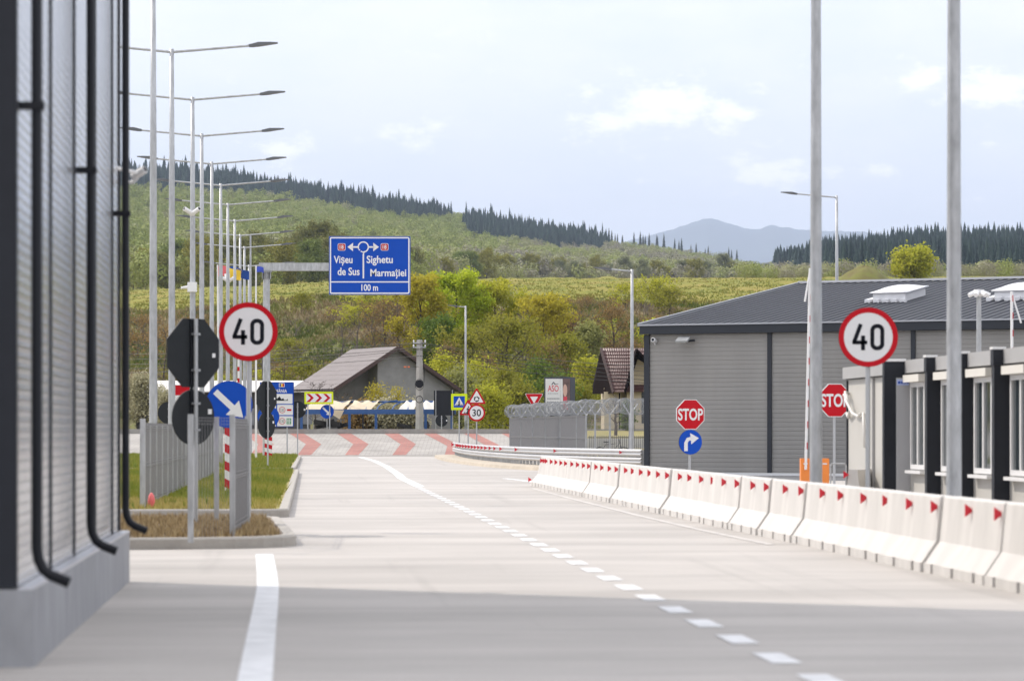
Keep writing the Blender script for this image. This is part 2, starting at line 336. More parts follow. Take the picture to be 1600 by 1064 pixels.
def tufts(name, label, pts, h, w, mat, tints, per=3):
    n = len(pts); pts = np.repeat(np.asarray(pts), per, 0); m = len(pts)
    a = rng.uniform(0, 2 * np.pi, m); hh = h * rng.uniform(.5, 1.3, m); ww = w * rng.uniform(.6, 1.3, m); off = rng.normal(0, w * .8, (m, 2)); lean = rng.normal(0, .35, (m, 2)) * hh[:, None]
    v = np.zeros((m, 3, 3)); base = pts.copy(); base[:, :2] += off
    dx = np.stack([np.cos(a) * ww, np.sin(a) * ww], 1) * .5
    v[:, 0, :2] = base[:, :2] - dx; v[:, 1, :2] = base[:, :2] + dx; v[:, 0, 2] = v[:, 1, 2] = base[:, 2] - .02; v[:, 2, :2] = base[:, :2] + lean; v[:, 2, 2] = base[:, 2] + hh
    t = np.clip(np.repeat(tints, per) + rng.normal(0, .12, m), 0, 1)
    o = link(name, npmesh(name, v.reshape(-1, 3), np.arange(3 * m).reshape(-1, 3), t), mat); return stuff(o, label, 'grass')
grass_m = leafmat('grass_blades', [(.13, .18, .026), (.25, .25, .04), (.42, .34, .12)], .25)
dry_m = leafmat('dry_grass', [(.16, .11, .06), (.33, .24, .12), (.42, .33, .18)], .2)
def inside(poly, x, y):
    c = False; n = len(poly)
    for i in range(n):
        x0, y0 = poly[i]; x1, y1 = poly[i - 1]
        if (y0 > y) != (y1 > y) and x < (x1 - x0) * (y - y0) / (y1 - y0) + x0: c = not c
    return c
def scatter(poly, n, z, pad=.25):
    q = inset(poly, pad); xs = [p[0] for p in q]; ysx = [p[1] for p in q]; out = []
    while len(out) < n:
        x, y = random.uniform(min(xs), max(xs)), random.uniform(min(ysx), max(ysx))
        if inside(q, x, y): out.append((x, y, z))
    return np.array(out)
pt = scatter(i1, 5200, .13); tufts('dry_grass', 'dry brown stubble on the near kerbed island', pt, .10, .028, dry_m, rng.uniform(0, 1, len(pt)))
pt = scatter(i2, 26000, .13); tn = .35 + .3 * np.sin(pt[:, 1] * .35 + pt[:, 0]) * .6 + np.where(pt[:, 1] < 63, .45, 0); tufts('grass', 'short yellowish grass on the long kerbed island', pt, .10, .04, grass_m, np.clip(tn, 0, 1))
pt = scatter(i3, 9000, .13); tufts('grass', 'green grass on the far kerbed island', pt, .16, .07, grass_m, rng.uniform(0, .5, len(pt)))
pt = np.concatenate([scatter(i2, 420, .13), scatter(i3, 260, .13)]); tufts('weeds', 'scattered taller weeds on the grass islands', pt, .20, .035, MATS['grass_blades'], rng.uniform(0, .6, len(pt)), 7)
# raised roundabout apron of brick paving with red chevrons, kerb on top
AY0, AY1, AZ1 = 189.5, 206.0, 1.30; AS = AZ1 / (AY1 - AY0)
m_ap = apron_mat('grey_block_paving', (.315, .295, .27), (.39, .365, .335), (.24, .225, .205))
m_rd = apron_mat('red_block_paving', (.32, .125, .10), (.37, .165, .135), (.26, .15, .13))
b = MB()
for x0 in range(-60, 0, 10): b.add([(x0, AY0, .006), (x0 + 10, AY0, .006), (x0 + 10, AY1, AZ1), (x0, AY1, AZ1)], [(0, 1, 2, 3)])
b.add([(0, AY0, .006), (3.2, AY0, .006), (3.2, AY1, AZ1), (0, AY1, AZ1)], [(0, 1, 2, 3)]); kind(b.obj('roundabout_apron', m_ap)); kind(MB().add([(3.2, AY0 - 8, -.01), (60, AY0 - 8, -.01), (60, AY1, 1.5), (3.2, AY1, 1.5), (3.2, AY0, -.01)], [(0, 1, 2, 3), (0, 3, 4)]).obj('verge', lawnm))
def AP(px, py, lift=.012):
    d = (CH + AS * AY0) / (AS + (py - HY) / F); return ((px - 800) / F * d, d, AS * (d - AY0) + lift)
b = MB()
for x0, k in [(378, 1), (452, 1), (526, 1), (600, 1), (662, 1), (724, 1), (783, 1), (300, 1), (846, 1)]:
    lo = [(x0, 677), (x0 + 22, 677), (x0 + 50, 694), (x0 + 34, 711), (x0 + 13, 711), (x0 + 26, 694)]
    if x0 > 640: lo = [(x0, 677), (x0 + 19, 677), (x0 + 55, 695), (x0 + 52, 711), (x0 + 33, 711), (x0 + 37, 697)]
    b.add([AP(*q) for q in lo], [(0, 1, 2, 5), (5, 2, 3, 4)])
kind(b.obj('apron_chevrons', m_rd))
kind(MB().box2((-60, AY1 + .01, 1.0), (60, AY1 + .3, 1.60)).obj('kerb', M('old_kerb', (.30, .285, .26), .9, 0, .2, 1.5)))
kind(MB().box2((-60, AY0 - .30, -.02), (60, AY0 - .02, .03)).obj('kerb', kerbm))
# ------------------------------------------------------------------ hillside
def interp(px, tab): return np.interp(px, [t[0] for t in tab], [t[1] for t in tab])
E_PLAT = [(-500, 214), (205, 218), (400, 224), (520, 233), (760, 236), (1240, 238), (2200, 240)]
RIDGE = [(-500, 225), (100, 238), (205, 243), (300, 246), (440, 266), (500, 276), (600, 292), (700, 310), (760, 322), (850, 338), (950, 353), (1050, 367), (1150, 386), (1250, 405), (1330, 418), (1450, 440), (2200, 460)]
NEAR_D = [200, 250, 262, 282, 300, 322, 345, 362, 378, 400, 470, 560, 640]
NEAR_E = [0, 1, 6, 40, 74, 100, 142, 176, 194, 204, 218, 230, 999]
ND2, FD = 640., 3000.
def elev(px, d):
    px = np.asarray(px, float); d = np.asarray(d, float); ep = interp(px, E_PLAT); er = (HY - interp(px, RIDGE)) - 30
    E = np.interp(d, NEAR_D[:-1], NEAR_E[:-1]); sc = ep / 236.; E = np.where(d < 560, E * np.clip(.9 + (sc - .9), .9, 1.02), E)
    E = np.where(d >= 560, 230 * np.clip(sc, .9, 1.02) + (ep - 230 * np.clip(sc, .9, 1.02)) * np.clip((d - 560) / 80, 0, 1), E)
    dn = np.interp(px, [560, 860], [760, 1380]); t = np.clip((d - dn) / (FD - dn), 0, 1); dip = np.clip((d - 640) / 60, 0, 1) * 9 * (1 - t)
    E = np.where(d > 640, ep - dip + np.maximum(er - ep, -60) * t ** .9, E)
    return np.maximum(CH + E * d / F, 1.58)
def wob(px, d):
    x = (px - 800) / F * d
    n = np.sin(x * .21 + d * .05) * .5 + np.sin(x * .083 - d * .11 + 2) * .7 + np.sin(x * .47 + d * .31 + 1) * .28 + np.sin(x * .9 - d * .6) * .15
    return n * np.clip((d - 265) / 60, 0, 1) * np.where(d > 640, 1.2, np.where(d > 385, .16, .75))
PX = np.concatenate([np.arange(-700, 150, 40), np.arange(150, 1650, 8), np.arange(1650, 2400, 40)]); DD = np.concatenate([[206.2, 230, 250], np.arange(256, 640, 4), np.arange(640, 3000, 60), [3000, 3100, 3400, 4200]])
gp, gd = np.meshgrid(PX, DD); z = elev(gp, np.minimum(gd, 3000)) + wob(gp, gd) + rng.normal(0, .10, gp.shape) * (gd > 270) * (gd < 640)
z = np.where(gd > 3000, elev(gp, 3000 + 0 * gd) * np.clip(1 - (gd - 3000) / 1300, 0, 1), z)
vx = np.stack([(gp - 800) / F * gd, gd, z], -1).reshape(-1, 3); nr, ncx = gp.shape
ii = (np.arange(nr - 1)[:, None] * ncx + np.arange(ncx - 1)[None]).ravel(); fc = np.stack([ii, ii + 1, ii + 1 + ncx, ii + ncx], 1)
zone = np.clip((gd - 372 + 10 * np.sin(gp * .03)) / 30, 0, 1)
fz = zone[:-1, :-1].ravel()
me = npmesh('hillside', vx, fc, fz); me.shade_smooth()
def hill_mat():
    m = bpy.data.materials.new('hillside_turf'); m.use_nodes = True; nt = m.node_tree; b = nt.nodes['Principled BSDF']; N = nt.nodes.new; L = nt.links.new
    tc = N('ShaderNodeTexCoord'); a = N('ShaderNodeAttribute'); a.attribute_name = 'tint'
    def nz(s, st=(1, 1, 1), det=7):
        mp = N('ShaderNodeMapping'); mp.inputs['Scale'].default_value = st; L(tc.outputs['Object'], mp.inputs[0])
        n = N('ShaderNodeTexNoise'); n.inputs['Scale'].default_value = s; n.inputs['Detail'].default_value = det; n.inputs['Roughness'].default_value = .68; L(mp.outputs[0], n.inputs['Vector']); return n.outputs[0]
    def ramp(v, els):
        r = N('ShaderNodeValToRGB'); e = r.color_ramp.elements
        for i, (p, c) in enumerate(els):
            q = e[i] if i < 2 else e.new(1.)
            q.position = p; q.color = (*c, 1)
        L(v, r.inputs[0]); return r.outputs[0]
    bank = ramp(nz(.16), [(.32, (.07, .06, .035)), (.45, (.165, .125, .065)), (.55, (.11, .125, .032)), (.66, (.22, .175, .09))])
    top = ramp(nz(.12, (1, .35, 1)), [(.33, (.12, .145, .028)), (.5, (.215, .205, .04)), (.68, (.27, .215, .065))])
    mx = N('ShaderNodeMixRGB'); L(a.outputs['Fac'], mx.inputs[0]); L(bank, mx.inputs[1]); L(top, mx.inputs[2]); L(mx.outputs[0], b.inputs['Base Color']); b.inputs['Roughness'].default_value = .95
    b.inputs['Specular IOR Level'].default_value = .1
    return m
hill = kind(link('hillside', me, hill_mat()))
# grass and weeds on the bank and the meadow edge
n = 54000; tp = rng.uniform(-260, 1560, n); u = rng.uniform(0, 1, n); td = np.where(u < .75, 268 + 125 * rng.uniform(0, 1, n), 390 + 240 * rng.uniform(0, 1, n) ** 1.5)
tz = elev(tp, td) + wob(tp, td); pts = np.stack([(tp - 800) / F * td, td, tz], 1)
patch = np.sin(pts[:, 0] * .35 + td * .11) + np.sin(pts[:, 0] * .13 - td * .23 + 1)
weed_m = leafmat('bank_weeds', [(.09, .12, .022), (.17, .18, .04), (.22, .17, .08), (.33, .26, .15)], .15)
meadow_m = leafmat('meadow_grass', [(.13, .16, .025), (.20, .205, .035), (.26, .22, .055)], .2)
lowm = td < 386
tufts('weeds', 'brown and green weeds covering the bank', pts[lowm], .55, .30, weed_m, np.clip(.5 + .3 * patch[lowm] + rng.normal(0, .12, lowm.sum()), 0, 1), 3)
tufts('meadow_grass', 'yellow green grass of the meadow above the bank', pts[~lowm], .22, .30, meadow_m, np.clip(.55 + .2 * patch[~lowm], 0, 1), 3)
# ------------------------------------------------------------------ second wooded hill and far mountains
R2 = [(1100, 440), (1150, 425), (1190, 412), (1230, 404), (1300, 399), (1400, 386), (1450, 380), (1600, 380), (1800, 372), (2300, 380)]
def elev2(px, d):
    t = np.clip((np.asarray(d, float) - 1100) / 1100, 0, 1); er = HY - interp(px, R2); return CH + (228 + (er - 228) * t ** .9) * d / F
PX2 = np.arange(1080, 2400, 12); D2 = np.concatenate([np.arange(1100, 2201, 55), [2300, 2600, 3200]])
gp, gd = np.meshgrid(PX2, D2); z = elev2(gp, np.minimum(gd, 2200.)) * np.where(gd > 2200, np.clip(1 - (gd - 2200) / 1000, 0, 1), 1)
nr, ncx = gp.shape; ii = (np.arange(nr - 1)[:, None] * ncx + np.arange(ncx - 1)[None]).ravel()
kind(link('wooded_hill', npmesh('wooded_hill', np.stack([(gp - 800) / F * gd, gd, z], -1).reshape(-1, 3), np.stack([ii, ii + 1, ii + 1 + ncx, ii + ncx], 1)), M('forest_floor', (.05, .055, .03), .95, 0, .3, .05)))
MT = [(700, 420), (900, 395), (1000, 372), (1050, 359), (1085, 347), (1108, 340), (1135, 348), (1165, 357), (1185, 359), (1205, 352), (1250, 359), (1310, 362), (1350, 362), (1400, 369), (1480, 380), (1600, 372), (1800, 385), (2200, 380)]
PX3 = np.arange(600, 2300, 6); D3 = np.array([18000, 19500, 21200, 22500, 23400, 24000, 24800, 27000]); fr = np.array([.60, .72, .83, .92, .97, 1, .97, .5])
gp, gd = np.meshgrid(PX3, D3); er = (HY - interp(gp, MT)) + rng.normal(0, .5, gp.shape); ridge_w = np.sin(gp * .045 + gd * .0015) * 4 * (fr[:, None] < .99)
z = CH + (er * fr[:, None] + ridge_w) * gd / F; nr, ncx = gp.shape; ii = (np.arange(nr - 1)[:, None] * ncx + np.arange(ncx - 1)[None]).ravel()
kind(link('mountains', npmesh('mountains', np.stack([(gp - 800) / F * gd, gd, z], -1).reshape(-1, 3), np.stack([ii, ii + 1, ii + 1 + ncx, ii + ncx], 1)), M('mountain_forest', (.045, .06, .05), .95, 0, .35, .0012)))
# ------------------------------------------------------------------ woods
def clump_template(n, seed, s0=.10, s1=.20):
    r = np.random.default_rng(seed); p = r.normal(0, 1, (n, 3)); p /= np.linalg.norm(p, axis=1)[:, None]; rad = r.uniform(.55, 1.05, n)
    lob = r.normal(0, 1, (7, 3)); lob /= np.linalg.norm(lob, axis=1)[:, None]
    bump = np.max(p @ lob.T, axis=1) ** 3 * .35; c = p * (rad * (.78 + bump))[:, None]; c[:, 2] *= .95
    nrm = p + r.normal(0, .35, (n, 3)); nrm /= np.linalg.norm(nrm, axis=1)[:, None]
    a = np.cross(nrm, r.normal(0, 1, (n, 3))); a /= np.linalg.norm(a, axis=1)[:, None]; bq = np.cross(nrm, a); s = r.uniform(s0, s1, n)[:, None]
    q = np.stack([c - a * s * .9, c - bq * s * .8, c + a * s, c + bq * s * .9], 1)
    return q
TPL = [clump_template(200, i, .09, .17) for i in range(8)]; TPN = [clump_template(620, i + 20, .045, .095) for i in range(8)]
def wood_mesh(name, trees, cols, label, trans=.12):     # trees: x, y, z, height, radius, tint
    V = []; T = []
    for i, (x, y, z, h, r, t) in enumerate(trees):
        q = (TPN if y < 1250 else TPL)[i % 8] * np.array([r, r, h * .42]); an = (i * 2.4) % 6.28; c, s = math.cos(an), math.sin(an)
        q = np.stack([q[..., 0] * c - q[..., 1] * s, q[..., 0] * s + q[..., 1] * c, q[..., 2]], -1) + np.array([x, y, z + h * .58]); V.append(q); T.append(np.clip(t + rng.normal(0, .04, len(q)), 0, 1))
    V = np.concatenate(V).reshape(-1, 3); o = link(name, npmesh(name, V, np.arange(len(V)).reshape(-1, 4), np.concatenate(T)), leafmat(name + '_leaves', cols, trans))
    return stuff(o, label, 'forest') if label else o
def fir_template(seed, tiers=9, n=10):
    r = np.random.default_rng(seed); v = []; f = []
    for k in range(tiers):
        z0 = .06 + .86 * k / tiers; z1 = min(1.0, z0 + .24); rad = (1 - k / tiers) ** .85; o = len(v); v.append((0, 0, z1))
        a0 = r.uniform(0, 6)
        for j in range(2 * n):
            rr = rad * (r.uniform(.85, 1.15) if j % 2 == 0 else r.uniform(.45, .6)); a = a0 + math.pi * j / n; v.append((rr * math.cos(a), rr * math.sin(a), z0 + r.uniform(-.02, .02) + (.05 if j % 2 else 0)))
        f += [(o, o + 1 + j, o + 1 + (j + 1) % (2 * n)) for j in range(2 * n)]
    return np.array(v), np.array(f)
FIR = [fir_template(i, 8, 7) for i in range(5)]
def fir_mesh(name, trees, label, cols):
    V = []; Fc = []; T = []; o = 0
    for i, (x, y, z, h, r, t) in enumerate(trees):
        v, f = FIR[i % 5]; V.append(v * np.array([r, r, h]) + np.array([x, y, z])); Fc.append(f + o); o += len(v); T.append(np.full(len(f), t))
    ob = link(name, npmesh(name, np.concatenate(V), np.concatenate(Fc), np.concatenate(T)), leafmat(name + '_needles', cols, 0, .9)); return stuff(ob, label, 'forest') if label else ob
def yscr(px, d, z): return HY - (z - CH) * F / d
CON1 = [(100, 300), (205, 300), (300, 304), (420, 312), (500, 325), (600, 343), (660, 348), (700, 345), (720, 100), (2000, 100)]
CON2 = [(700, 100), (729, 100), (730, 374), (800, 386), (870, 393), (930, 394), (949, 391), (952, 100), (2000, 100)]
bl, fir = [], []
for row in range(60):
    fr = row / 59.; t = fr ** (1 / .9); px = -360. + rng.uniform(0, 20)
    while px < 1430:
        dn = float(np.interp(px, [560, 860], [775, 1400])); d = dn + (2960 - dn) * t + rng.uniform(-20, 20); d = min(max(d, dn - 5), 2990); z = float(elev(px, d)); ys = yscr(px, d, z); x = (px - 800) / F * d
        isfir = ys < interp(px, CON1) or (ys < interp(px, CON2))
        if isfir:
            for _ in range(4):
                xx = x + rng.uniform(-4, 4); dx = d + rng.uniform(-25, 25); fir.append((xx, dx, z - 1, rng.uniform(7, 17) * (1.35 if rng.uniform() < .10 else 1), rng.uniform(2.0, 4.2), rng.uniform(0, 1)))
            px += 8.0 * rng.uniform(.6, 1.3)
        else:
            # pale green and grey brown bands following the slope
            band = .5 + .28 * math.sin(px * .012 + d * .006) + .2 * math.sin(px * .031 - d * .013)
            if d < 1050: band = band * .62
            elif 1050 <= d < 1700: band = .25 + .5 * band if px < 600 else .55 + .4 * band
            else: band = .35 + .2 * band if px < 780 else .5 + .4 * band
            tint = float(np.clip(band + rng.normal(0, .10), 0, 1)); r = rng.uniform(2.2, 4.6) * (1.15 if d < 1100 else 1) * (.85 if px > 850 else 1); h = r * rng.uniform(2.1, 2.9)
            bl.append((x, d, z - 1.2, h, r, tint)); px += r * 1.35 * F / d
broad_cols = [(.10, .12, .034), (.17, .19, .042), (.245, .29, .06), (.30, .32, .10), (.28, .265, .17), (.26, .235, .18)]
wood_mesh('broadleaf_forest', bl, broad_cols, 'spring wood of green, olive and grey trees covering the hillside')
fir_mesh('conifer_forest', fir, 'dark conifer stands along the ridge of the hill', [(.012, .025, .025), (.020, .040, .036), (.030, .054, .042)])
fir2 = []
for row in range(22):
    fr = row / 21.; d0 = 1150 + 1050 * fr ** 1.1; px = 1150.
    while px < 1760:
        d = d0 + rng.uniform(-30, 30); z = float(elev2(px, min(d, 2200))); ys = yscr(px, d, z)
        if px > 1195 and ys < 446 - max(0, (1330 - px)) * .30:
            fir2.append(((px - 800) / F * d, d, z - 1, rng.uniform(10, 17) * (.75 if px < 1260 else 1), rng.uniform(2.4, 3.5), rng.uniform(0, 1)))
        px += rng.uniform(4, 9) * 1700 / d
fir_mesh('conifer_forest', fir2, 'dark conifer forest on the hill behind the hall', [(.012, .025, .026), (.019, .038, .036), (.030, .052, .042)])
bl2 = []
for i in range(170):
    px = rng.uniform(1150, 1640); d = rng.uniform(760, 1120); z = CH + 226 * d / F if d > 700 else 0; r = rng.uniform(1.6, 3.4); bl2.append(((px - 800) / F * d, d, float(elev(px, d)) - .5, r * 2.2, r, rng.uniform(.45, 1)))
wood_mesh('scrub', bl2, broad_cols, 'low grey and green scrub below the conifer forest')
# ================================================================== near trees
def grow(seed, H, rad, base=.22, limbs=15, sub=5, twig=4, lean=0., r0=None, spread=1.0):
    """tapered trunk, limbs and twigs; returns the wood and the twig tips"""
    r = random.Random(seed); b = MB(); tips = []; r0 = r0 or H * .016
    pts = [Vector((0, 0, -.3))]; n = 7
    for i in range(1, n + 1): pts.append(Vector((lean * i / n * H * .2 + r.uniform(-.02, .02) * H, r.uniform(-.02, .02) * H, H * .86 * i / n)))
    b.tube(pts, [r0 * (1.25 - i / n * 1.12) for i in range(n + 1)], 7)
    def at(t): f = t * n; i = min(int(f), n - 1); return pts[i].lerp(pts[i + 1], f - i)
    for k in range(limbs):
        t = base + (1 - base) * (k + r.random()) / limbs; o = at(min(t, .99)); az = k * 2.4 + r.uniform(-.5, .5)
        prof = math.sin(min(1, (t - base) / (1 - base) * .8 + .22) * math.pi) ** .6
        l = rad * prof * r.uniform(.75, 1.15) * spread; up = r.uniform(.35, .9) * (.6 + t); d = Vector((math.cos(az), math.sin(az), up)).normalized()
        e = o + d * l + Vector((0, 0, l * .12)); m = o.lerp(e, .5) + Vector((r.uniform(-.1, .1) * l, r.uniform(-.1, .1) * l, -l * .05))
        rl = r0 * (1 - t * .8) * .5; b.tube([o, m, e], [rl, rl * .65, rl * .22], 5, False); tips.append(e)
        for j in range(sub):
            f = .3 + .7 * (j + r.random()) / sub; o2 = o.lerp(m, f * 2) if f < .5 else m.lerp(e, f * 2 - 1); a2 = az + r.uniform(-1.4, 1.4)
            l2 = l * r.uniform(.28, .5); e2 = o2 + Vector((math.cos(a2), math.sin(a2), r.uniform(.1, 1.2))).normalized() * l2; r2 = max(.012, rl * .3)
            b.tube([o2, o2.lerp(e2, .5) + Vector((0, 0, l2 * .06)), e2], [r2, r2 * .7, r2 * .35], 3, False); tips.append(e2)
            for q in range(twig):
                o3 = o2.lerp(e2, r.uniform(.3, 1)); e3 = o3 + Vector((r.gauss(0, 1), r.gauss(0, 1), r.gauss(.5, .8))).normalized() * l2 * r.uniform(.3, .6)
                b.tube([o3, e3], [max(.009, r2 * .5), .006], 3, False); tips.append(e3)
    return b, tips
def leaves(seed, tips, n, size, spread):
    r = np.random.default_rng(seed); T = np.array([tuple(t) for t in tips]); idx = r.integers(0, len(T), n)
    c = T[idx] + r.normal(0, spread, (n, 3)); nr = r.normal(0, 1, (n, 3)); nr[:, 2] += .6; nr /= np.linalg.norm(nr, axis=1)[:, None]
    a = np.cross(nr, r.normal(0, 1, (n, 3))); a /= np.linalg.norm(a, axis=1)[:, None]; bq = np.cross(nr, a); s = size * r.uniform(.5, 1.25, n)[:, None]
    q = np.stack([c - a * s, c - bq * s * .6, c + a * s, c + bq * s * .6], 1); ti = r.uniform(0, 1, len(T))
    return q.reshape(-1, 3), np.arange(4 * n).reshape(-1, 4), np.clip(ti[idx] * .6 + r.uniform(0, .4, n), 0, 1)
def tree(name, label, cat, px, d, top, hw, leafm, nleaf, seed, z=None, size=.16, barkm=None, group=None, limbs=15, base=.2, lean=0, sub=5, twig=4, r0=None, spr=.32):
    if z is None: z = float(elev(px, d) + wob(px, d))
    H = (CH + (HY - top) / F * d) - z; rad = hw / F * d
    o = thing(name, label, cat, ((px - 800) / F * d, d, z), 0, group); b, tips = grow(seed, H, rad, base, limbs, sub, twig, lean, r0)
    b.obj('trunk', barkm or wood, o)
    if nleaf:
        me = npmesh('crown', *leaves(seed, tips, nleaf, size, spr)); link('crown', me, leafm, o)
    return o
lime = leafmat('lime_leaves', [(.28, .37, .02), (.43, .51, .03), (.54, .57, .06)], .6)
yelg = leafmat('yellow_green_leaves', [(.29, .32, .025), (.43, .43, .04), (.53, .50, .07)], .58)
orng = leafmat('golden_bud_leaves', [(.31, .27, .025), (.45, .39, .04), (.53, .47, .06)], .55)
olive = leafmat('olive_leaves', [(.16, .17, .02), (.26, .26, .03), (.36, .33, .05)], .48)
deep = leafmat('deep_green_leaves', [(.06, .105, .018), (.12, .18, .025), (.20, .26, .03)], .4)
pale = leafmat('pale_spring_leaves', [(.20, .22, .07), (.30, .31, .10), (.38, .37, .14)], .35)
rust = leafmat('reddish_bud_leaves', [(.18, .12, .05), (.28, .18, .065), (.36, .24, .08)], .35)
blos = leafmat('blossom', [(.28, .27, .16), (.42, .39, .24), (.55, .51, .34)], .3)
tree('tree', 'golden yellow tree directly behind the right edge of the blue direction sign', 'tree', 657, 296, 416, 50, orng, 9500, 11, size=.15)
tree('tree', 'bright lime green tree, the tallest of the spring trees by the grey house', 'tree', 712, 302, 411, 56, lime, 15000, 12, size=.15)
tree('tree', 'yellow green tree between the lime tree and the golden brown tree', 'tree', 772, 306, 428, 48, yelg, 10500, 13, size=.15)
tree('tree', 'broad golden brown tree above the yield sign', 'tree', 850, 298, 458, 56, orng, 9000, 14, size=.14)
tree('tree', 'rust tinged tree standing right of the golden brown tree', 'tree', 884, 306, 492, 34, rust, 8000, 15, size=.15)
tree('bare_tree', 'large dark tree with few leaves and spreading limbs above the white round signs', 'tree', 794, 262, 488, 66, olive, 6500, 16, size=.12, limbs=20, base=.25, sub=6, twig=5, r0=.26)
tree('tree', 'olive green tree low behind the crossing sign lamp', 'tree', 735, 280, 510, 46, olive, 7500, 17, size=.14)
tree('tree', 'deep green tree behind the roof of the grey house', 'tree', 690, 286, 486, 40, deep, 7000, 18, size=.14)
tree('tree', 'dark olive tree behind the billboard', 'tree', 872, 274, 522, 46, olive, 7000, 19, size=.13)
tree('tree', 'slim pale green tree between billboard and brown house', 'tree', 920, 290, 498, 26, pale, 5500, 20, size=.15)
tree('bare_tree', 'bare brown tree behind the tiled roof of the far house', 'tree', 958, 296, 462, 32, rust, 2600, 21, size=.10, limbs=20, sub=6, twig=5)
tree('tree', 'yellow green tree just left of the brown tiled house', 'tree', 916, 268, 556, 26, yelg, 4000, 22, size=.13)
tree('bare_tree', 'bare greyish tree beside the golden tree under the direction sign', 'tree', 601, 300, 452, 38, rust, 1500, 23, size=.10, limbs=20, sub=6, twig=6, barkm=woodg)
tree('bare_tree', 'thin bare tree under the left half of the direction sign', 'tree', 560, 306, 468, 28, None, 0, 24, limbs=18, sub=6, twig=5, barkm=woodg)
tree('bare_tree', 'slender bare tree right of the gantry column', 'tree', 446, 262, 520, 22, None, 0, 25, limbs=14, sub=5, twig=4, r0=.07)
tree('bare_tree', 'thin bare tree left of the white roof end', 'tree', 505, 262, 512, 24, None, 0, 26, limbs=14, sub=5, twig=4, r0=.07)
tree('bare_tree', 'bare leaning tree behind the double arm lamps', 'tree', 258, 270, 490, 36, rust, 900, 27, size=.09, limbs=18, sub=6, twig=5, r0=.1)
tree('bare_tree', 'dry bare tree behind the two STOP sign backs', 'tree', 318, 276, 505, 34, None, 0, 28, limbs=16, sub=5, twig=5, r0=.09)
tree('shrub', 'pale blossoming shrub at the corner of the metal building', 'shrub', 222, 246, 583, 26, blos, 7000, 29, size=.10, limbs=16, base=.05)
tree('shrub', 'blossoming shrub beside the white roofed shed', 'shrub', 258, 240, 612, 18, blos, 3000, 30, size=.09, limbs=12, base=.05)
tree('shrub', 'yellow flowering shrub rising in front of the dark gable part', 'shrub', 588, 226, 601, 14, leafmat('forsythia', [(.38, .33, .03), (.50, .42, .05)], .3), 2600, 31, size=.07, limbs=12, base=.05, z=1.6)
tree('shrub', 'narrow yellow flowering shrub in front of the light gable wall', 'shrub', 620, 226, 600, 8, MATS['forsythia'], 1300, 32, size=.07, limbs=10, base=.05, z=1.6)
tree('shrub', 'bare twiggy bush in front of the grey roof edge', 'shrub', 492, 228, 590, 34, None, 0, 33, limbs=16, base=.05, r0=.05, z=1.6)
tree('shrub', 'bare bush behind the chevron board', 'shrub', 540, 230, 606, 24, None, 0, 34, limbs=12, base=.05, r0=.05, z=1.6)
for i, (px, d, top, hw, m, lb) in enumerate([(600, 222, 645, 20, blos, 'pale leafed bush under the middle of the blue shelter'), (640, 222, 648, 16, blos, 'pale leafed bush behind the concrete utility pole foot'),
        (560, 222, 650, 16, rust, 'brown bush under the left half of the blue shelter'), (720, 240, 574, 30, pale, 'pale bushy tree right of the grey gable'), (690, 258, 545, 30, yelg, 'yellow green bush behind the right roof slope of the grey house'),
        (765, 232, 610, 26, yelg, 'light green bush behind the roundabout warning sign'), (815, 234, 606, 26, olive, 'olive bush behind the yield sign'), (870, 242, 590, 36, deep, 'deep green bush behind the billboard foot'),
        (905, 246, 604, 22, olive, 'olive bush right of the billboard'), (790, 246, 572, 30, olive, 'olive bush below the bare spreading tree'), (745, 250, 560, 30, yelg, 'yellow green bush behind the lamp by the crossing sign'), (840, 252, 560, 34, deep, 'dark green bush above the yield sign')]):
    tree('bush', lb, 'bush', px, d, top, hw, m, 3200, 60 + i, size=.12, limbs=18, spr=.45, base=.03, z=None if d > 230 else 1.6)
for i, (px, d, top, hw, m, nl, lb) in enumerate([(820, 292, 466, 30, None, 0, 'bare tree standing between the yellow green and golden trees'), (905, 300, 470, 30, rust, 700, 'bare brown tree right of the golden tree'), (935, 304, 476, 24, None, 0, 'thin bare tree left of the far house roof'),
        (860, 262, 520, 36, rust, 1200, 'bare twiggy tree directly above the billboard'), (760, 256, 540, 30, rust, 1000, 'bare twiggy tree above the roundabout warning sign'), (583, 298, 462, 30, rust, 900, 'bare reddish tree under the middle of the direction sign'),
        (622, 304, 448, 26, None, 0, 'bare grey tree under the right end of the direction sign'), (535, 296, 486, 26, None, 0, 'bare grey tree above the left roof slope of the grey house'), (700, 264, 520, 30, rust, 1100, 'bare twiggy tree behind the right eave of the grey house'), (410, 280, 500, 26, None, 0, 'bare tree behind the gantry column')]):
    tree('bare_tree', lb, 'tree', px, d, top, hw, m, nl, 200 + i, size=.09, limbs=20, sub=6, twig=6, base=.15, barkm=woodg if i % 2 else wood, r0=.10)
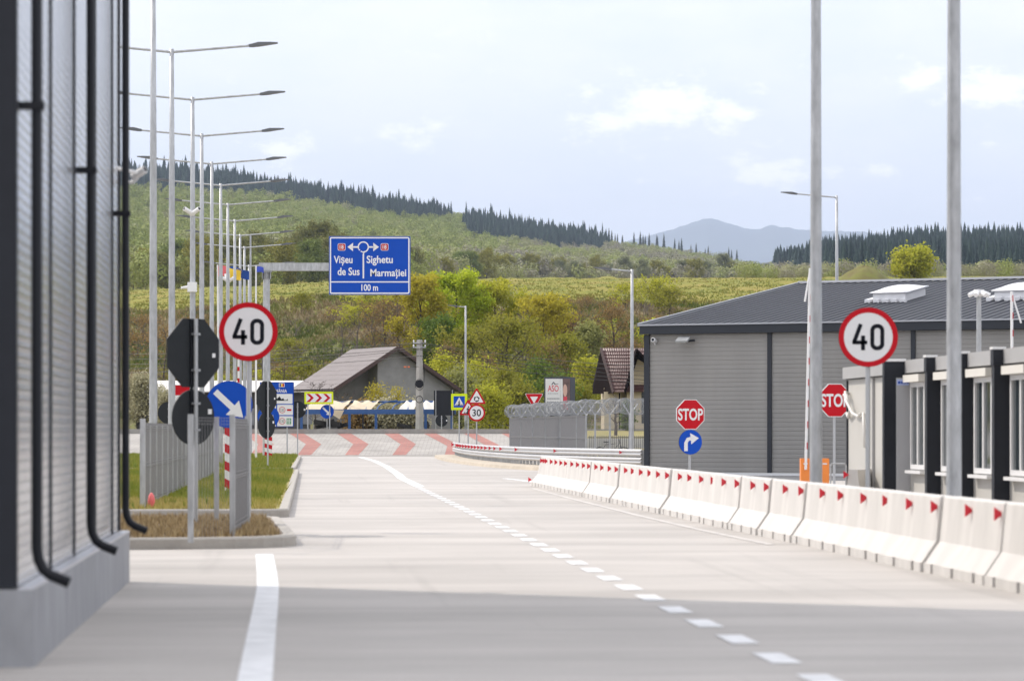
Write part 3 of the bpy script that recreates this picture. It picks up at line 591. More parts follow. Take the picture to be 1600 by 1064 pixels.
# scrub on the bank: one bush of each kind, then copies
protos = []
for i, (m, nl, bm, lb) in enumerate([(rust, 900, woodg, 'brown leafless scrub bush on the grassy bank'), (olive, 2200, wood, 'olive scrub bush on the grassy bank'), (None, 0, woodg, 'bare grey scrub bush on the grassy bank'), (yelg, 1600, wood, 'fresh yellow green scrub bush on the grassy bank')]):
    o = thing('scrub_bush', lb, 'bush', (0, 0, 0), 0, 'scrub bushes on the bank'); b, tips = grow(80 + i, 3.2, 2.0, .03, 16, 5, 4, 0, .05)
    b.obj('trunk', bm, o)
    if nl: link('crown', npmesh('crown', *leaves(80 + i, tips, nl, .11, .22)), m, o)
    protos.append(o)
rr = random.Random(9); used = [0] * 4
for i in range(104):
    if i >= 88: px, d = rr.uniform(-240, 200), rr.uniform(285, 372)
    elif i < 34: px, d = rr.uniform(205, 640), rr.uniform(285, 372)
    elif i < 70: px, d = rr.uniform(860, 1060), rr.uniform(296, 366)
    elif i < 78: px, d = rr.uniform(520, 640), rr.uniform(345, 372)
    else: px, d = rr.uniform(860, 1060), rr.uniform(350, 372)
    k = rr.choice([0, 0, 1, 2, 2, 3] if i < 70 or i >= 88 else [0, 2, 0, 3]); o = protos[k] if not used[k] else copy_tree(protos[k]); used[k] = 1
    s = rr.uniform(.5, 1.15) * (.55 if 78 <= i < 88 else 1); o.location = ((px - 800) / F * d, d, float(elev(px, d) + wob(px, d)) - .1); o.rotation_euler = (0, 0, rr.uniform(0, 6)); o.scale = (s * rr.uniform(.9, 1.5), s, s * rr.uniform(.7, 1.1))
# front row of the wood, one by one
fm = [leafmat('wood_edge_olive', [(.11, .125, .036), (.19, .19, .048), (.26, .24, .07)], .2), leafmat('wood_edge_green', [(.10, .14, .036), (.17, .215, .05), (.24, .28, .07)], .2),
      leafmat('wood_edge_yellow', [(.17, .17, .03), (.27, .255, .04), (.35, .32, .07)], .2), leafmat('wood_edge_pale', [(.17, .195, .095), (.25, .26, .14), (.32, .33, .19)], .2)]
lbs = ['olive brown tree at the foot of the wooded hillside', 'green tree at the foot of the wooded hillside', 'yellowish tree at the foot of the wooded hillside', 'pale grey green tree at the foot of the wooded hillside']
pr = []
for i in range(4):
    o = thing('woodland_tree', lbs[i], 'tree', (0, 0, 0), 0, 'trees at the foot of the wooded hill'); b, tips = grow(120 + i, 15, 5.2, .12, 16, 4, 3, 0, .22); b.obj('trunk', wood, o)
    link('crown', npmesh('crown', *leaves(120 + i, tips, 8000, .28, .6)), fm[i], o); pr.append(o)
used = [0] * 4
for i in range(84):
    px = -300 + i * 17.4 + rr.uniform(-10, 10); dn = float(np.interp(px, [560, 860], [770, 1390])); d = dn + rr.uniform(0, 120); k = rr.choice([0, 0, 0, 1, 1, 2, 2] if px < 800 else [3, 3, 3, 3, 2]); o = pr[k] if not used[k] else copy_tree(pr[k]); used[k] = 1
    s = rr.uniform(.65, 1.05) * (1.0 if px < 620 else .85); o.location = ((px - 800) / F * d, d, float(elev(px, d)) - .5); o.rotation_euler = (0, 0, rr.uniform(0, 6)); o.scale = (s, s, s * rr.uniform(.85, 1.15))
# sparse firs along the skyline
fn = leafmat('skyline_fir_needles', [(.012, .022, .018), (.02, .036, .028)], 0)
v, f = FIR[0]; fo = thing('fir_tree', 'single dark fir standing up from the skyline of the hill', 'fir', (0, 0, 0), 0, 'scattered firs on the skyline')
link('crown', npmesh('crown', v * np.array([2.8, 2.8, 19]), f, np.full(len(f), .4)), fn, fo); MB().tube([(0, 0, -1), (0, 0, 6)], [.25, .15], 6).obj('trunk', wood, fo)
for i in range(46):
    px = 752 + i * 10.3 + rr.uniform(-7, 7); px = px if i < 40 else rr.uniform(950, 1010); o = fo if i == 0 else copy_tree(fo); d = rr.uniform(2920, 3000); s = rr.uniform(.55, 1.05)
    o.location = ((px - 800) / F * d, d, float(elev(px, d)) - .5); o.scale = (s, s, s)
# meadow mound and bush behind the hall
mp = P(1350, 436, 520); b = MB(); nn = 22
vs = []; fs = []
for i in range(9):
    for k in range(nn):
        a = 2 * math.pi * k / nn; q = i / 8; rad = 5.2 * q * (1 + .1 * math.sin(3 * a)); vs.append((mp.x + rad * math.cos(a), mp.y + rad * math.sin(a), mp.z - 1.2 + 3.3 * (1 - q ** 1.7) + .15 * math.sin(a * 5 + i)))
fs = [(i * nn + k, i * nn + (k + 1) % nn, (i + 1) * nn + (k + 1) % nn, (i + 1) * nn + k) for i in range(8) for k in range(nn)]
mo = MB().add(vs, fs).obj('grassy_mound', M('mound_turf', (.13, .10, .035), .95, 0, 0, .5, .4, 3, col2=(.16, .17, .03)), smooth=True); mo['kind'] = 'structure'
tree('bush', 'round green bush on the meadow behind the ridge of the hall', 'bush', 1428, 505, 398, 30, yelg, 9000, 140, size=.26, base=.03, limbs=18, z=float(P(1428, 440, 505).z), spr=.5)
# ================================================================== houses, shed, shelter behind the roundabout
ZB = 1.6
tilem = M('grey_roof_sheet', (.155, .130, .125), .55, .1, .1, 1.2, .2, 14, stretch=(1, 1, 1))
plast = M('grey_plaster', (.255, .25, .245), .92, 0, .16, .9, .4, 12); plast2 = M('shaded_plaster', (.17, .165, .16), .95, 0, .2, .9, .4, 12)  # second plaster copy has the roof's shade on the recess put into its colour
browntrim = M('brown_trim', (.06, .032, .027), .6)
h1 = thing('grey_house', 'unpainted grey gabled house with a brown grey metal roof', 'house', P(617, 672, 235).xy.to_3d() + Vector((0, 0, ZB)), R(-30) * -1)
wv = Vector((math.cos(R(30)), math.sin(R(30)), 0))                 # local x along the gable, local y away
hw, L1, zr, ze = 5.0, 6.9, 6.05, 3.05; gb = 4.7
def loc(px, z): return px
b = MB(); zt = lambda x: zr - .18 - (zr - ze) * abs(x) / hw
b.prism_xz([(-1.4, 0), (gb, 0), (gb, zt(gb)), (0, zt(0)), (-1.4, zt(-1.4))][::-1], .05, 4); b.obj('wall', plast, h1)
b = MB(); b.prism_xz([(-gb, 0), (-1.41, 0), (-1.41, zt(-1.41)), (-gb, zt(-gb))][::-1], 1.5, 4); o = b.obj('recessed_wall', plast2, h1); o['label'] = 'shade darkened set back part of the gable wall'
b = MB()
for s in (-1, 1):
    o_ = [(0, -.5, zr), (s * (hw + .2), -.5, ze - .12), (s * (hw + .2), L1, ze - .12), (0, L1, zr)]
    # stepped sheet courses
    n = 9
    for i in range(n):
        a, c = i / n, (i + 1) / n; A = [s * (hw + .2) * a, zr + (ze - .12 - zr) * a + .0]; C = [s * (hw + .2) * c, zr + (ze - .12 - zr) * c + .012]
        b.add([(A[0], -.5, A[1]), (C[0], -.5, C[1]), (C[0], L1, C[1]), (A[0], L1, A[1]), (C[0], -.5, C[1] - .025), (C[0], L1, C[1] - .025)], [(0, 1, 2, 3), (1, 4, 5, 2)])
    b.add([(0, -.5, zr - .14), (s * (hw + .2), -.5, ze - .26), (s * (hw + .2), L1, ze - .26), (0, L1, zr - .14)], [(0, 1, 2, 3)])
rf = b.obj('roof', tilem, h1)
b = MB()
for s in (-1, 1): b.bar((0, -.54, zr - .08), (s * (hw + .25), -.54, ze - .2), .07, .26)
b.obj('verge_board', browntrim, rf)
# white roofed shed
sh = thing('white_roofed_shed', 'long low shed with a white sheet roof behind the lamps', 'shed', (P(345, 672, 246).x, 246, ZB))
wx = 138 / F * 246; zt = CH + (672 - 594) / F * 246 - ZB; zl = CH + (672 - 611) / F * 246 - ZB
MB().add([(-wx, 0, zl), (wx, 0, zl), (wx, 5, zt + .05), (-wx, 5, zt + .05), (-wx, 0, zl - .1), (wx, 0, zl - .1)], [(0, 1, 2, 3), (0, 4, 5, 1)]).obj('roof', M('white_roof_sheet', (.62, .60, .57), .5, 0, .1, .5), sh)
b = MB().box2((-wx + .2, .6, -.1), (wx - .2, 4.9, zl)); b.obj('wall', M('shed_wall', (.10, .095, .095), .9, 0, .3, .5), sh)
rr2 = random.Random(3)
for k in range(9): x = -wx + 1 + k * 1.5; MB().box2((x, .52, .3 + rr2.random() * .3), (x + .8, .6, 1.6)).obj('window', M('shed_window', (.25, .25, .27), .3, 0, .2, 2), sh)
# blue market shelter with torn covers
dS = 214; sc = F / dS; bl_m = M('blue_painted_steel', (.030, .095, .27), .5, .1, .12, 2)
ms = thing('market_shelter', 'blue steel market shelter frame with torn cream covers', 'shelter', (P(590, 672, dS).x, dS, ZB))
def lx(px): return (px - 590) / sc
def lz(py): return CH + (HY - py) / sc - ZB
MB().box2((lx(468), -.08, lz(647)), (lx(712), .08, lz(639.5))).obj('beam', bl_m, ms)
MB().tube([(lx(528), 1.6, lz(628)), (lx(708), 1.6, lz(627))], .07, 6).obj('rail', bl_m, ms)
for px, dk in [(471, 0), (546, 0), (567, 1), (587.5, 0), (665, 0), (706, 0)]:
    MB().box2((lx(px) - (.09 if not dk else .05), -.06, 0), (lx(px) + (.09 if not dk else .05), .06, lz(646.9))).obj('post', bl_m if not dk else dark, ms)
arcs = []
for px in (520, 545, 570, 588, 612, 636, 660, 684):
    pts = [(lx(px) + 1.35 - 1.3 * math.cos(math.pi * k / 16), 0 + 1.6 * math.sin(math.pi * k / 16), lz(640) + .62 * math.sin(math.pi * k / 16)) for k in range(9)]
    arcs.append(MB().tube(pts, .045, 5).obj('hoop', bl_m if px > 580 else galvd, ms))
cov = M('cream_cover_sheet', (.60, .50, .36), .8, 0, .08, 1.5, .3, 5); cov2 = M('grey_white_cover_sheet', (.60, .58, .53), .8, 0, .06, 1.5)
def cover(x0, x1, m, drop=None, sd=1):
    r = random.Random(sd); nx, nz_ = 10, 8; vs = []
    for i in range(nz_ + 1):
        for k in range(nx + 1):
            f = i / nz_; x = lx(x0) + (lx(x1) - lx(x0)) * k / nx + f * .55 * (1 if drop is None else .3)
            vs.append((x + r.uniform(-.03, .03), -.02 + 1.55 * f + r.uniform(-.03, .03), lz(640.5) + .58 * math.sin(f * math.pi / 2) + .10 * math.sin(k * 1.3 + i) * f))
    fs = [(i * (nx + 1) + k, i * (nx + 1) + k + 1, (i + 1) * (nx + 1) + k + 1, (i + 1) * (nx + 1) + k) for i in range(nz_) for k in range(nx)]
    return MB().add(vs, fs).obj('cover', m, ms, True)
cover(476, 536, cov, sd=1); cover(541, 580, cov, sd=2); cover(622, 646, cov2, sd=3); cover(652, 681, cov2, sd=4)
MB().add([(lx(513), -.2, lz(640)), (lx(538), -.2, lz(641)), (lx(531), -.25, lz(655)), (lx(520), -.24, lz(648))], [(0, 1, 2, 3)]).obj('cover_flap', cov, ms)
b = MB(); r_ = random.Random(4)
for k in range(14): b.box((lx(r_.choice([505, 515, 528, 640, 655, 668])) + r_.uniform(-.4, .4), .6 + r_.random(), .18 + r_.random() * .25), (r_.uniform(.4, 1.0), .5, r_.uniform(.2, .4)), Matrix.Rotation(r_.uniform(-.4, .4), 3, 'Y'))
o = b.obj('scrap_heap', M('scrap', (.05, .047, .045), .9, 0, .4, 2)); tag(o, 'dark heap of scrap lying under the blue shelter', 'scrap heap'); o.location = ms.location
b = MB().box2((-.68, 0, .9), (.68, .12, 2.55)); bb = thing('notice_board', 'dark board on two legs at the end of the blue shelter', 'board', (P(694, 672, 212).x, 212, ZB)); b.obj('board', dark, bb)
for x in (-.55, .55): MB().tube([(x, -.05, 0), (x, -.05, 2.6)], .035, 6).obj('leg', galvd, bb)
# brown tiled house at the right
dH = 222; sH = F / dH; h2 = thing('tiled_house', 'cream house with a steep dark brown tiled roof and deep eaves', 'house', (P(970, 672, dH).x, dH, ZB))
def hx(px): return (px - 970) / sH
def hz(py): return CH + (HY - py) / sH - ZB
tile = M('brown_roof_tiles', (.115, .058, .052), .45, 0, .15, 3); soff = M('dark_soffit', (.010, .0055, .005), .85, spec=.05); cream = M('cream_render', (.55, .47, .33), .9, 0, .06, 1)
MB().box2((hx(944), .6, -.1), (hx(1060), 8, hz(606))).obj('wall', cream, h2)
MB().box2((hx(944), -.1, -.1), (hx(971), .62, hz(612))).obj('bay_wall', cream, h2)
def tiled(q, nx, nz_):                      # tile courses: rounded humps stepped down the slope
    a, b_, c, d_ = [Vector(t) for t in q]; n = (b_ - a).cross(d_ - a).normalized(); n = n if n.z > 0 else -n; vs = []; fs = []; per = 6
    for j in range(nz_):
        for e in (0, 1):
            f = (j + e) / nz_
            for i in range(nx * per + 1):
                t = i / (nx * per); p = a.lerp(b_, t).lerp(d_.lerp(c, t), f); vs.append(p + n * (.045 * abs(math.sin(t * nx * math.pi)) + .05 * e))
    w_ = nx * per + 1
    for j in range(nz_ * 2 - 1): fs += [(j * w_ + i, j * w_ + i + 1, (j + 1) * w_ + i + 1, (j + 1) * w_ + i) for i in range(w_ - 1)]
    return MB().add(vs, fs)
rf2 = tiled([(hx(940), 2.6, hz(543)), (hx(1030), 2.6, hz(543)), (hx(1004), -.9, hz(614)), (hx(957.5), -.9, hz(614))], 24, 13).obj('roof', tile, h2)
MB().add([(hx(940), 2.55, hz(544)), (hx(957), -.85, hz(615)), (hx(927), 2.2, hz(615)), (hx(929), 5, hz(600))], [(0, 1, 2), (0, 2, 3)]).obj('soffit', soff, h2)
MB().bar((hx(940), 2.5, hz(543)), (hx(957.5), -.95, hz(614)), .1, .22).obj('verge_board', browntrim, rf2)
# front gable with dark eaves at the right
ax, az = hx(994), hz(545)
MB().prism_xz([(hx(975), 0), (hx(1060), 0), (hx(1060), hz(600)), (hx(994), hz(560)), (hx(980), hz(606))][::-1], -.35, .6).obj('gable_wall', cream, h2)
b = MB()
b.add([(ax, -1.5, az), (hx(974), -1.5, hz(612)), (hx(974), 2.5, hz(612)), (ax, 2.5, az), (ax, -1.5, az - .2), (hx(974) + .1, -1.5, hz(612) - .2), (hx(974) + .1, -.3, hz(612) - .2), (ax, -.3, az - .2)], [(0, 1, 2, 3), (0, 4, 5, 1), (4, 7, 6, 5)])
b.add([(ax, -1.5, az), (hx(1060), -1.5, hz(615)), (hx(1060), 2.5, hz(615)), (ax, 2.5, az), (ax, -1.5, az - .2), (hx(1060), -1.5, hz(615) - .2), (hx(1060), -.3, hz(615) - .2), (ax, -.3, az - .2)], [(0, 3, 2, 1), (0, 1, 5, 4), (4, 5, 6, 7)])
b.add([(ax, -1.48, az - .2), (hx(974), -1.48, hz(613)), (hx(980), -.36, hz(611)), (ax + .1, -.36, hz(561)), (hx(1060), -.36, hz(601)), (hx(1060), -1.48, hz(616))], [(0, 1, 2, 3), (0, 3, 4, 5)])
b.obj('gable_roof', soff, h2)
MB().box2((hx(1002), -.38, .4), (hx(1012), -.3, 2.6)).obj('window', glass, h2); MB().tube([(hx(968), -.15, 0), (hx(968), -.15, hz(614))], .05, 6).obj('downpipe', soff, h2)
fg = thing('garden_fence', 'black railing garden fence on a low wall below the tiled house', 'fence', (P(972, 672, 188).x, 188, -.1)); b = MB()
for i in range(34): b.box((-1.9 + i * .12, 0, .75), (.03, .03, 1.1))
for z_ in (.35, 1.2): b.box((0, .02, z_), (4.0, .03, .05))
b.obj('railing', dark, fg); MB().box((0, 1.2, .5), (5, .1, 1.3)).obj('wall', M('white_garden_wall', (.55, .54, .52), .9, 0, .1, 2), fg)
tree('bare_tree', 'small bare tree in front of the cream house wall', 'tree', 962, 200, 608, 15, None, 0, 150, z=1.5, limbs=14, base=.15, r0=.09)
tree('fir_tree', 'small green conifer in front of the cream house', 'fir', 981, 206, 622, 8, deep, 3500, 151, z=1.5, limbs=22, base=.03, size=.10, spr=.12)
# ================================================================== metal clad building at the left
b0 = Vector((-3.08, 20.6, 0)); b1 = Vector((-3.86, 32.3, 0)); bu = (b1 - b0).normalized(); LB = (b1 - b0).length; HB = 12.5
mb_ = thing('metal_clad_building', 'tall building clad in ribbed silver panels on a concrete plinth with three black downpipes', 'building', b0, math.atan2(-bu.x, bu.y))
# local frame: x to the road, y along the wall
clad = M('silver_cladding', (.47, .48, .50), .22, .55, .06, .8, .35, 1.1, stretch=(1, 1.2, .35))
conc = M('plinth_concrete', (.285, .288, .30), .8, 0, .22, 2.2, .25, 25, stretch=(1, 2.2, .45))
MB().prism_z([(0, 0), (0, LB), (-14, LB), (-14, 0)], -.02, .5).obj('plinth', conc, mb_)
MB().box2((-.10, .0, .5), (0.0, LB, .515)).obj('plinth_flashing', M('flashing', (.5, .5, .53), .35, .5), mb_)
prof = []; z_ = .515
while z_ < HB: prof += [(-.110, z_), (-.110, z_ + .035), (-.1125, z_ + .045), (-.1125, z_ + .06)]; z_ += .07
b = MB(); n = len(prof); b.add([(x, .10, z) for x, z in prof] + [(x, LB - .02, z) for x, z in prof], [(i, i + n, i + 1 + n, i + 1) for i in range(n - 1)])
b.add([(x, LB - .02, z) for x, z in ((-.105, .515), (-.105, HB), (-14, HB), (-14, .515))], [(0, 3, 2, 1)]); b.obj('wall', clad, mb_)
MB().box2((-14, .02, .516), (-.108, .098, HB)).obj('end_wall', dark, mb_)
MB().box2((-14.1, -.05, HB), (0.0, LB + .1, HB + .25)).obj('roof', dark, mb_)
MB().box2((-.16, LB - .09, .515), (-.09, LB + .004, HB)).obj('corner_trim', dark, mb_)
yl = lambda d: (d - 20.6) / bu.y
for i, (d, w) in enumerate([(23.4, .035), (25.85, .035), (28.5, .035), (31.1, .035)]):
    MB().box2((-.117, yl(d) - w / 2, .516), (-.095, yl(d) + w / 2, HB)).obj('dark_wall_strip', dark if w > .02 else galvd, mb_)  # thin dark upright strips set along the clad wall
for d, zz in [(20.80, (1.526 + 2.08, 8)), (26.2, (1.526 + 2.1, 7.5)), (31.45, (1.526 + 2.1, 6.0))]:
    y = yl(d); x = -.105 + .11
    pts = [(x, y, HB), (x, y, .76)] + [(x + .24 * (1 - math.cos(a)) * .5, y, .76 - .24 * math.sin(a) * .75) for a in (R(25), R(50), R(75))] + [(x + .21, y, .535)]
    dp = MB().tube(pts, .037, 12).obj('downpipe', black, mb_, True)
    for z in zz + (10.5,):
        MB().box2((-.12, y - .045, z), (x + .05, y + .045, z + .05)).obj('bracket', black, dp)
def camera_unit(name, label, loc, yaw, pitch=-12, m=None, L=.28, r=.055):
    o = thing(name, label, 'camera', loc, yaw); rot = Matrix.Rotation(R(pitch), 3, 'X')
    MB().tube([rot @ Vector((0, L * .5, 0)), rot @ Vector((0, L * .46, 0)), rot @ Vector((0, -L * .46, 0)), rot @ Vector((0, -L * .5, 0))], [r * .8, r, r, r * .9], 12).obj('housing', m or white, o)
    MB().tube([rot @ Vector((0, -L * .5, 0)), rot @ Vector((0, -L * .505, 0))], r * .7, 12).obj('lens', black, o)
    MB().tube([(0, .02, -r), (0, .08, -r - .05), (0, .2, -r - .04)], .02, 6).obj('arm', m or white, o); return o
c = P(217, 271, 32.35); camera_unit('security_camera', 'white camera fixed high on the corner of the silver building', c, R(60), -26, L=.17, r=.04)
MB().tube([(0, 0, 0), (-.35, .02, .03)], .02, 6).obj('bracket', white, bpy.data.objects['security_camera'])
# ================================================================== lamps
LH = 11.2
def lamp_head(parent, at, ang, rz=0):
    b = MB(); L_ = .74; prof = [(0, -.035, .035, .05), (.1, -.045, .045, .06), (.26, -.04, .065, .12), (.55, -.02, .035, .14), (L_, -.012, .012, .10)]; vs = []
    for x, lo, hi, w in prof: vs += [(x, -w, lo), (x, w, lo), (x, w * .8, hi), (x, -w * .8, hi)]
    fs = [(i * 4 + k, i * 4 + (k + 1) % 4, i * 4 + 4 + (k + 1) % 4, i * 4 + 4 + k) for i in range(len(prof) - 1) for k in range(4)] + [(3, 2, 1, 0), tuple(len(prof) * 4 - 4 + k for k in range(4))]
    m = Matrix.Rotation(rz, 4, 'Z') @ Matrix.Rotation(-ang, 4, 'Y'); b.add([m @ Vector(q) + Vector(at) for q in vs], fs)
    return b.obj('lamp_head', M('lamp_housing', (.11, .115, .12), .5, .3), parent)
def lamp_post(name, label, H, arms, loc, rz, group=None, r=(.095, .052), al=1.95):
    o = thing(name, label, 'street lamp', loc, rz, group)
    MB().tube([(0, 0, 0), (0, 0, .6), (0, 0, H * .3), (0, 0, H * .7), (0, 0, H)], [r[0], r[0] * .98, r[0] * .9, r[0] * .5 + r[1] * .5, r[1]], 12).obj('pole', galv, o, True)
    MB().box((0, 0, .012), (.34, .34, .03)).obj('base_plate', galvd, o)
    for s in arms:
        e = (s * al, 0, H - .08 + .09 * al); MB().tube([(0, 0, H - .08), e], [.034, .030], 8).obj('arm', galv, o); lamp_head(o, e, R(6), 0 if s > 0 else math.pi)
    return o
LB_ = ['tall double arm street lamp closest to the silver building', 'double arm lamp just behind the tallest one, its head high over the 40 sign', 'double arm lamp carrying two white cameras halfway up', 'double arm lamp with the third highest visible head', 'fifth double arm lamp of the row, counted from the silver building',
       'sixth double arm lamp of the row, counted from the silver building', 'seventh double arm lamp, with a small white camera cluster behind it', 'eighth double arm lamp of the row, just before the gantry', 'ninth double arm lamp of the row, just before the gantry', 'tenth double arm lamp of the row, short in view beside the gantry', 'last double arm lamp, its right arm ending at the gantry beam']
lp = [(239.5, None), (268.5, 77), (301, 152), (315.3, 209), (331, 253), (345, 287), (356, 317.5), (366.8, 343), (375.2, 366), (382, 385), (389, 414)]
l0 = None
for i, (px, top) in enumerate(lp):
    d = 70.5 if top is None else F * (LH - CH) / (HY - top); loc = ((px - 800) / F * d, d, 0)
    if l0 is None: l0 = lamp_post('street_lamp', LB_[0], LH, (1, -1), loc, AXR, 'double arm lamps in a row'); o = l0
    else: o = copy_tree(l0); o['label'] = LB_[i]; o.location = loc
for px, d, lb in [(1275, 46.5, 'tall galvanised lamp post behind the barriers beside the orange boxes'), (1490.5, 37.6, 'thick galvanised lamp post rising in front of the office containers')]:
    o = copy_tree(l0); o['label'] = lb; o['group'] = 'tall posts behind the concrete barriers'; o.location = ((px - 800) / F * d, d, 0)
def z_at(py, d): return CH + (HY - py) / F * d
lamp_post('street_lamp', 'slim single arm lamp behind the pedestrian crossing sign', z_at(478, 208) - ZB, (-1,), P(727.5, 672, 208).xy.to_3d() + Vector((0, 0, ZB)), 0, 'single arm lamps', (.085, .055), .45)
lamp_post('street_lamp', 'single arm lamp in front of the tiled house and wire fence', z_at(421, 132), (-1,), (P(987.5, 672, 132).x, 132, 0), 0, 'single arm lamps', (.085, .055), .85)
lamp_post('street_lamp', 'single arm lamp rising behind the ridge of the grey hall', z_at(306, 142), (-1,), (P(1307.5, 672, 142).x, 142, 0), 0, 'single arm lamps', (.09, .055), 1.75)
# cameras on the lamps
def at_lamp(i, py, dx=0, dy=-.14):
    px, top = lp[i]; d = F * (LH - CH) / (HY - top); p = P(px, py, d); return Vector((p.x + dx, p.y + dy, p.z))
camera_unit('security_camera', 'white camera turned left on the lamp with two cameras', at_lamp(2, 331, -.10), R(-50), -25, L=.34, r=.065)
camera_unit('security_camera', 'white camera turned right on the lamp with two cameras', at_lamp(2, 331, .10), R(50), -25, L=.34, r=.065)
o = thing('camera_cabinet', 'small white box with a camera, low on the lamp with two cameras', 'cabinet', at_lamp(2, 449)); MB().box((0, 0, 0), (.26, .2, .28)).obj('box', white, o); MB().tube([(-.1, -.02, 0), (-.32, -.06, -.03)], [.05, .03], 8).obj('camera', white, o)
p = P(357, 437, 149); camera_unit('security_camera', 'white camera turned left, low between the flags', p + Vector((-.14, -.1, 0)), R(-55), -25, L=.36, r=.075); camera_unit('security_camera', 'white camera turned right, low between the flags', p + Vector((.14, -.1, 0)), R(55), -25, L=.36, r=.075)
MB().box((0, .1, .12), (.3, .12, .3)).obj('mount', white, bpy.data.objects['security_camera.003'])
# flags and mast
def flag(name, label, px, top, d, cols, w, h, pole_top, lean=0, sd=1, x_off=0):
    o = thing(name, label, 'flag', (P(px, 672, d).x, d, 0)); H = z_at(pole_top, d)
    MB().tube([(0, 0, 0), (lean, 0, H)], [.055, .035], 8).obj('pole', white, o); r = random.Random(sd); zt = z_at(top, d); nx = 18
    for j, cm in enumerate(cols):
        b = MB(); vs = []; x0, x1 = w * j / len(cols), w * (j + 1) / len(cols)
        for i in range(nx + 1):
            x = x0 + (x1 - x0) * i / nx
            for k in range(5): vs.append((lean + .03 + x, .12 * math.sin(x * 5.5 + k * .5 + sd) * min(1, x * 2), zt - h * k / 4 - .22 * x * x / w + .04 * math.sin(x * 7)))
        b.add(vs, [(i * 5 + k, i * 5 + k + 1, i * 5 + k + 6, i * 5 + k + 5) for i in range(nx) for k in range(4)]); b.obj('cloth', cm, o, True)
    return o
fr = M('flag_red', (.62, .12, .13), .8); fy = M('flag_yellow', (.80, .55, .05), .8); fb = M('flag_blue', (.01, .06, .30), .8)
flag('national_flag', 'red yellow and blue flag on a white pole behind the lamps', 342, 416, 150, [fr, fy], 1.05, .48, 414, -.06, 1)
ef = flag('union_flag', 'dark blue flag with yellow star ring on a white pole', 358, 417, 151, [fb], .95, .42, 415, -.04, 2)
b = MB()
for k in range(12): a = k * math.pi / 6; b.xz([(.48 + .13 * math.cos(a) + .022 * math.cos(q * 2.094), z_at(424, 151) + .13 * math.sin(a) + .022 * math.sin(q * 2.094)) for q in range(3)][::1], -.14)
b.obj('stars', fy, ef)
flag('blue_flag', 'small blue flag showing left of the gantry column', 400, 417, 152, [M('flag_bright_blue', (.05, .09, .5), .8)], .34, .26, 415, 0, 3)
o = thing('mast', 'very thin grey mast between the lamps and the gantry', 'mast', (P(391.5, 672, 186).x, 186, 0)); MB().tube([(0, 0, 0), (0, 0, z_at(367, 186))], [.09, .05], 8).obj('pole', galv, o)
o = thing('boom_barrier', 'red and white raised boom far down the lamp row', 'barrier', (P(373, 672, 140).x, 140, 0)); MB().box((0, 0, .5), (.3, .35, 1.0)).obj('cabinet', M('orange_paint', (.80, .24, .04), .45, 0, .05, 3), o)
bm_ = MB().box((0, -.1, 2.7), (.09, .05, 4.0)).obj('boom', white, o)
for k in range(7): MB().box((0, -.128, 1.2 + k * .5), (.094, .01, .18)).obj('stripe', redm, bm_)
# ================================================================== gantry direction sign
gd = 166.; gx0 = P(416.5, 672, gd).x; gs = F / gd
gt = thing('gantry_sign', 'large blue overhead direction sign with white lettering on a cantilever gantry', 'road sign', (gx0, gd, 0))
def gX(px): return (px - 416.5) / gs
def gZ(py): return CH + (HY - py) / gs
MB().tube([(0, 0, 0), (0, 0, gZ(424))], [.21, .175], 4 * 4).obj('column', galv, gt)
b = MB().box((0, 0, gZ(424.6)), (.52, .5, .05)); 
for k in range(5): b.prism_xz([(-.2 + .1 * k - .015, gZ(436)), (-.2 + .1 * k + .015, gZ(436)), (-.2 + .1 * k + .015, gZ(425.5)), (-.2 + .1 * k - .015, gZ(425.5))][::-1], -.24, .24)
b.obj('flange', galvd, gt)
b = MB().box2((gX(405), -.17, gZ(423.4)), (gX(640), .17, gZ(411))); b.obj('beam', galv, gt)
GY = -.26
sg = MB().prism_xz(rrect(gX(514.6), gZ(460.8), gX(641.4), gZ(370), .05)[::-1], GY + .06, GY).obj('sign_panel', bluem, gt)
MB().box2((gX(514.4), GY + .01, gZ(461.2)), (gX(641.6), GY + .055, gZ(369.6))).obj('panel_frame', galvd, gt)
def frame_outline(x0, y0, x1, y1, w, r, k, name='border'):
    o_ = rrect(gX(x0), gZ(y1), gX(x1), gZ(y0), r); wi = w / gs; i_ = rrect(gX(x0) + wi, gZ(y1) + wi, gX(x1) - wi, gZ(y0) - wi, max(.01, r - wi)); n = len(o_); yy = GY - .004 * k
    return MB().add([(x, yy, z) for x, z in o_] + [(x, yy, z) for x, z in i_], [(a, (a + 1) % n, (a + 1) % n + n, a + n) for a in range(n)]).obj(name, white, sg)
frame_outline(515.8, 371.2, 640.2, 459.6, 2.0, .09, 1)
decal(sg, [[(gX(517.8), gZ(441.9)), (gX(638.2), gZ(441.9)), (gX(638.2), gZ(440.1)), (gX(517.8), gZ(440.1))]], 1, white, 'divider', GY)
ringd(sg, 8.8 / gs, 6.9 / gs, gX(568), gZ(386.6), 1, white, 'roundabout_symbol', y=GY)
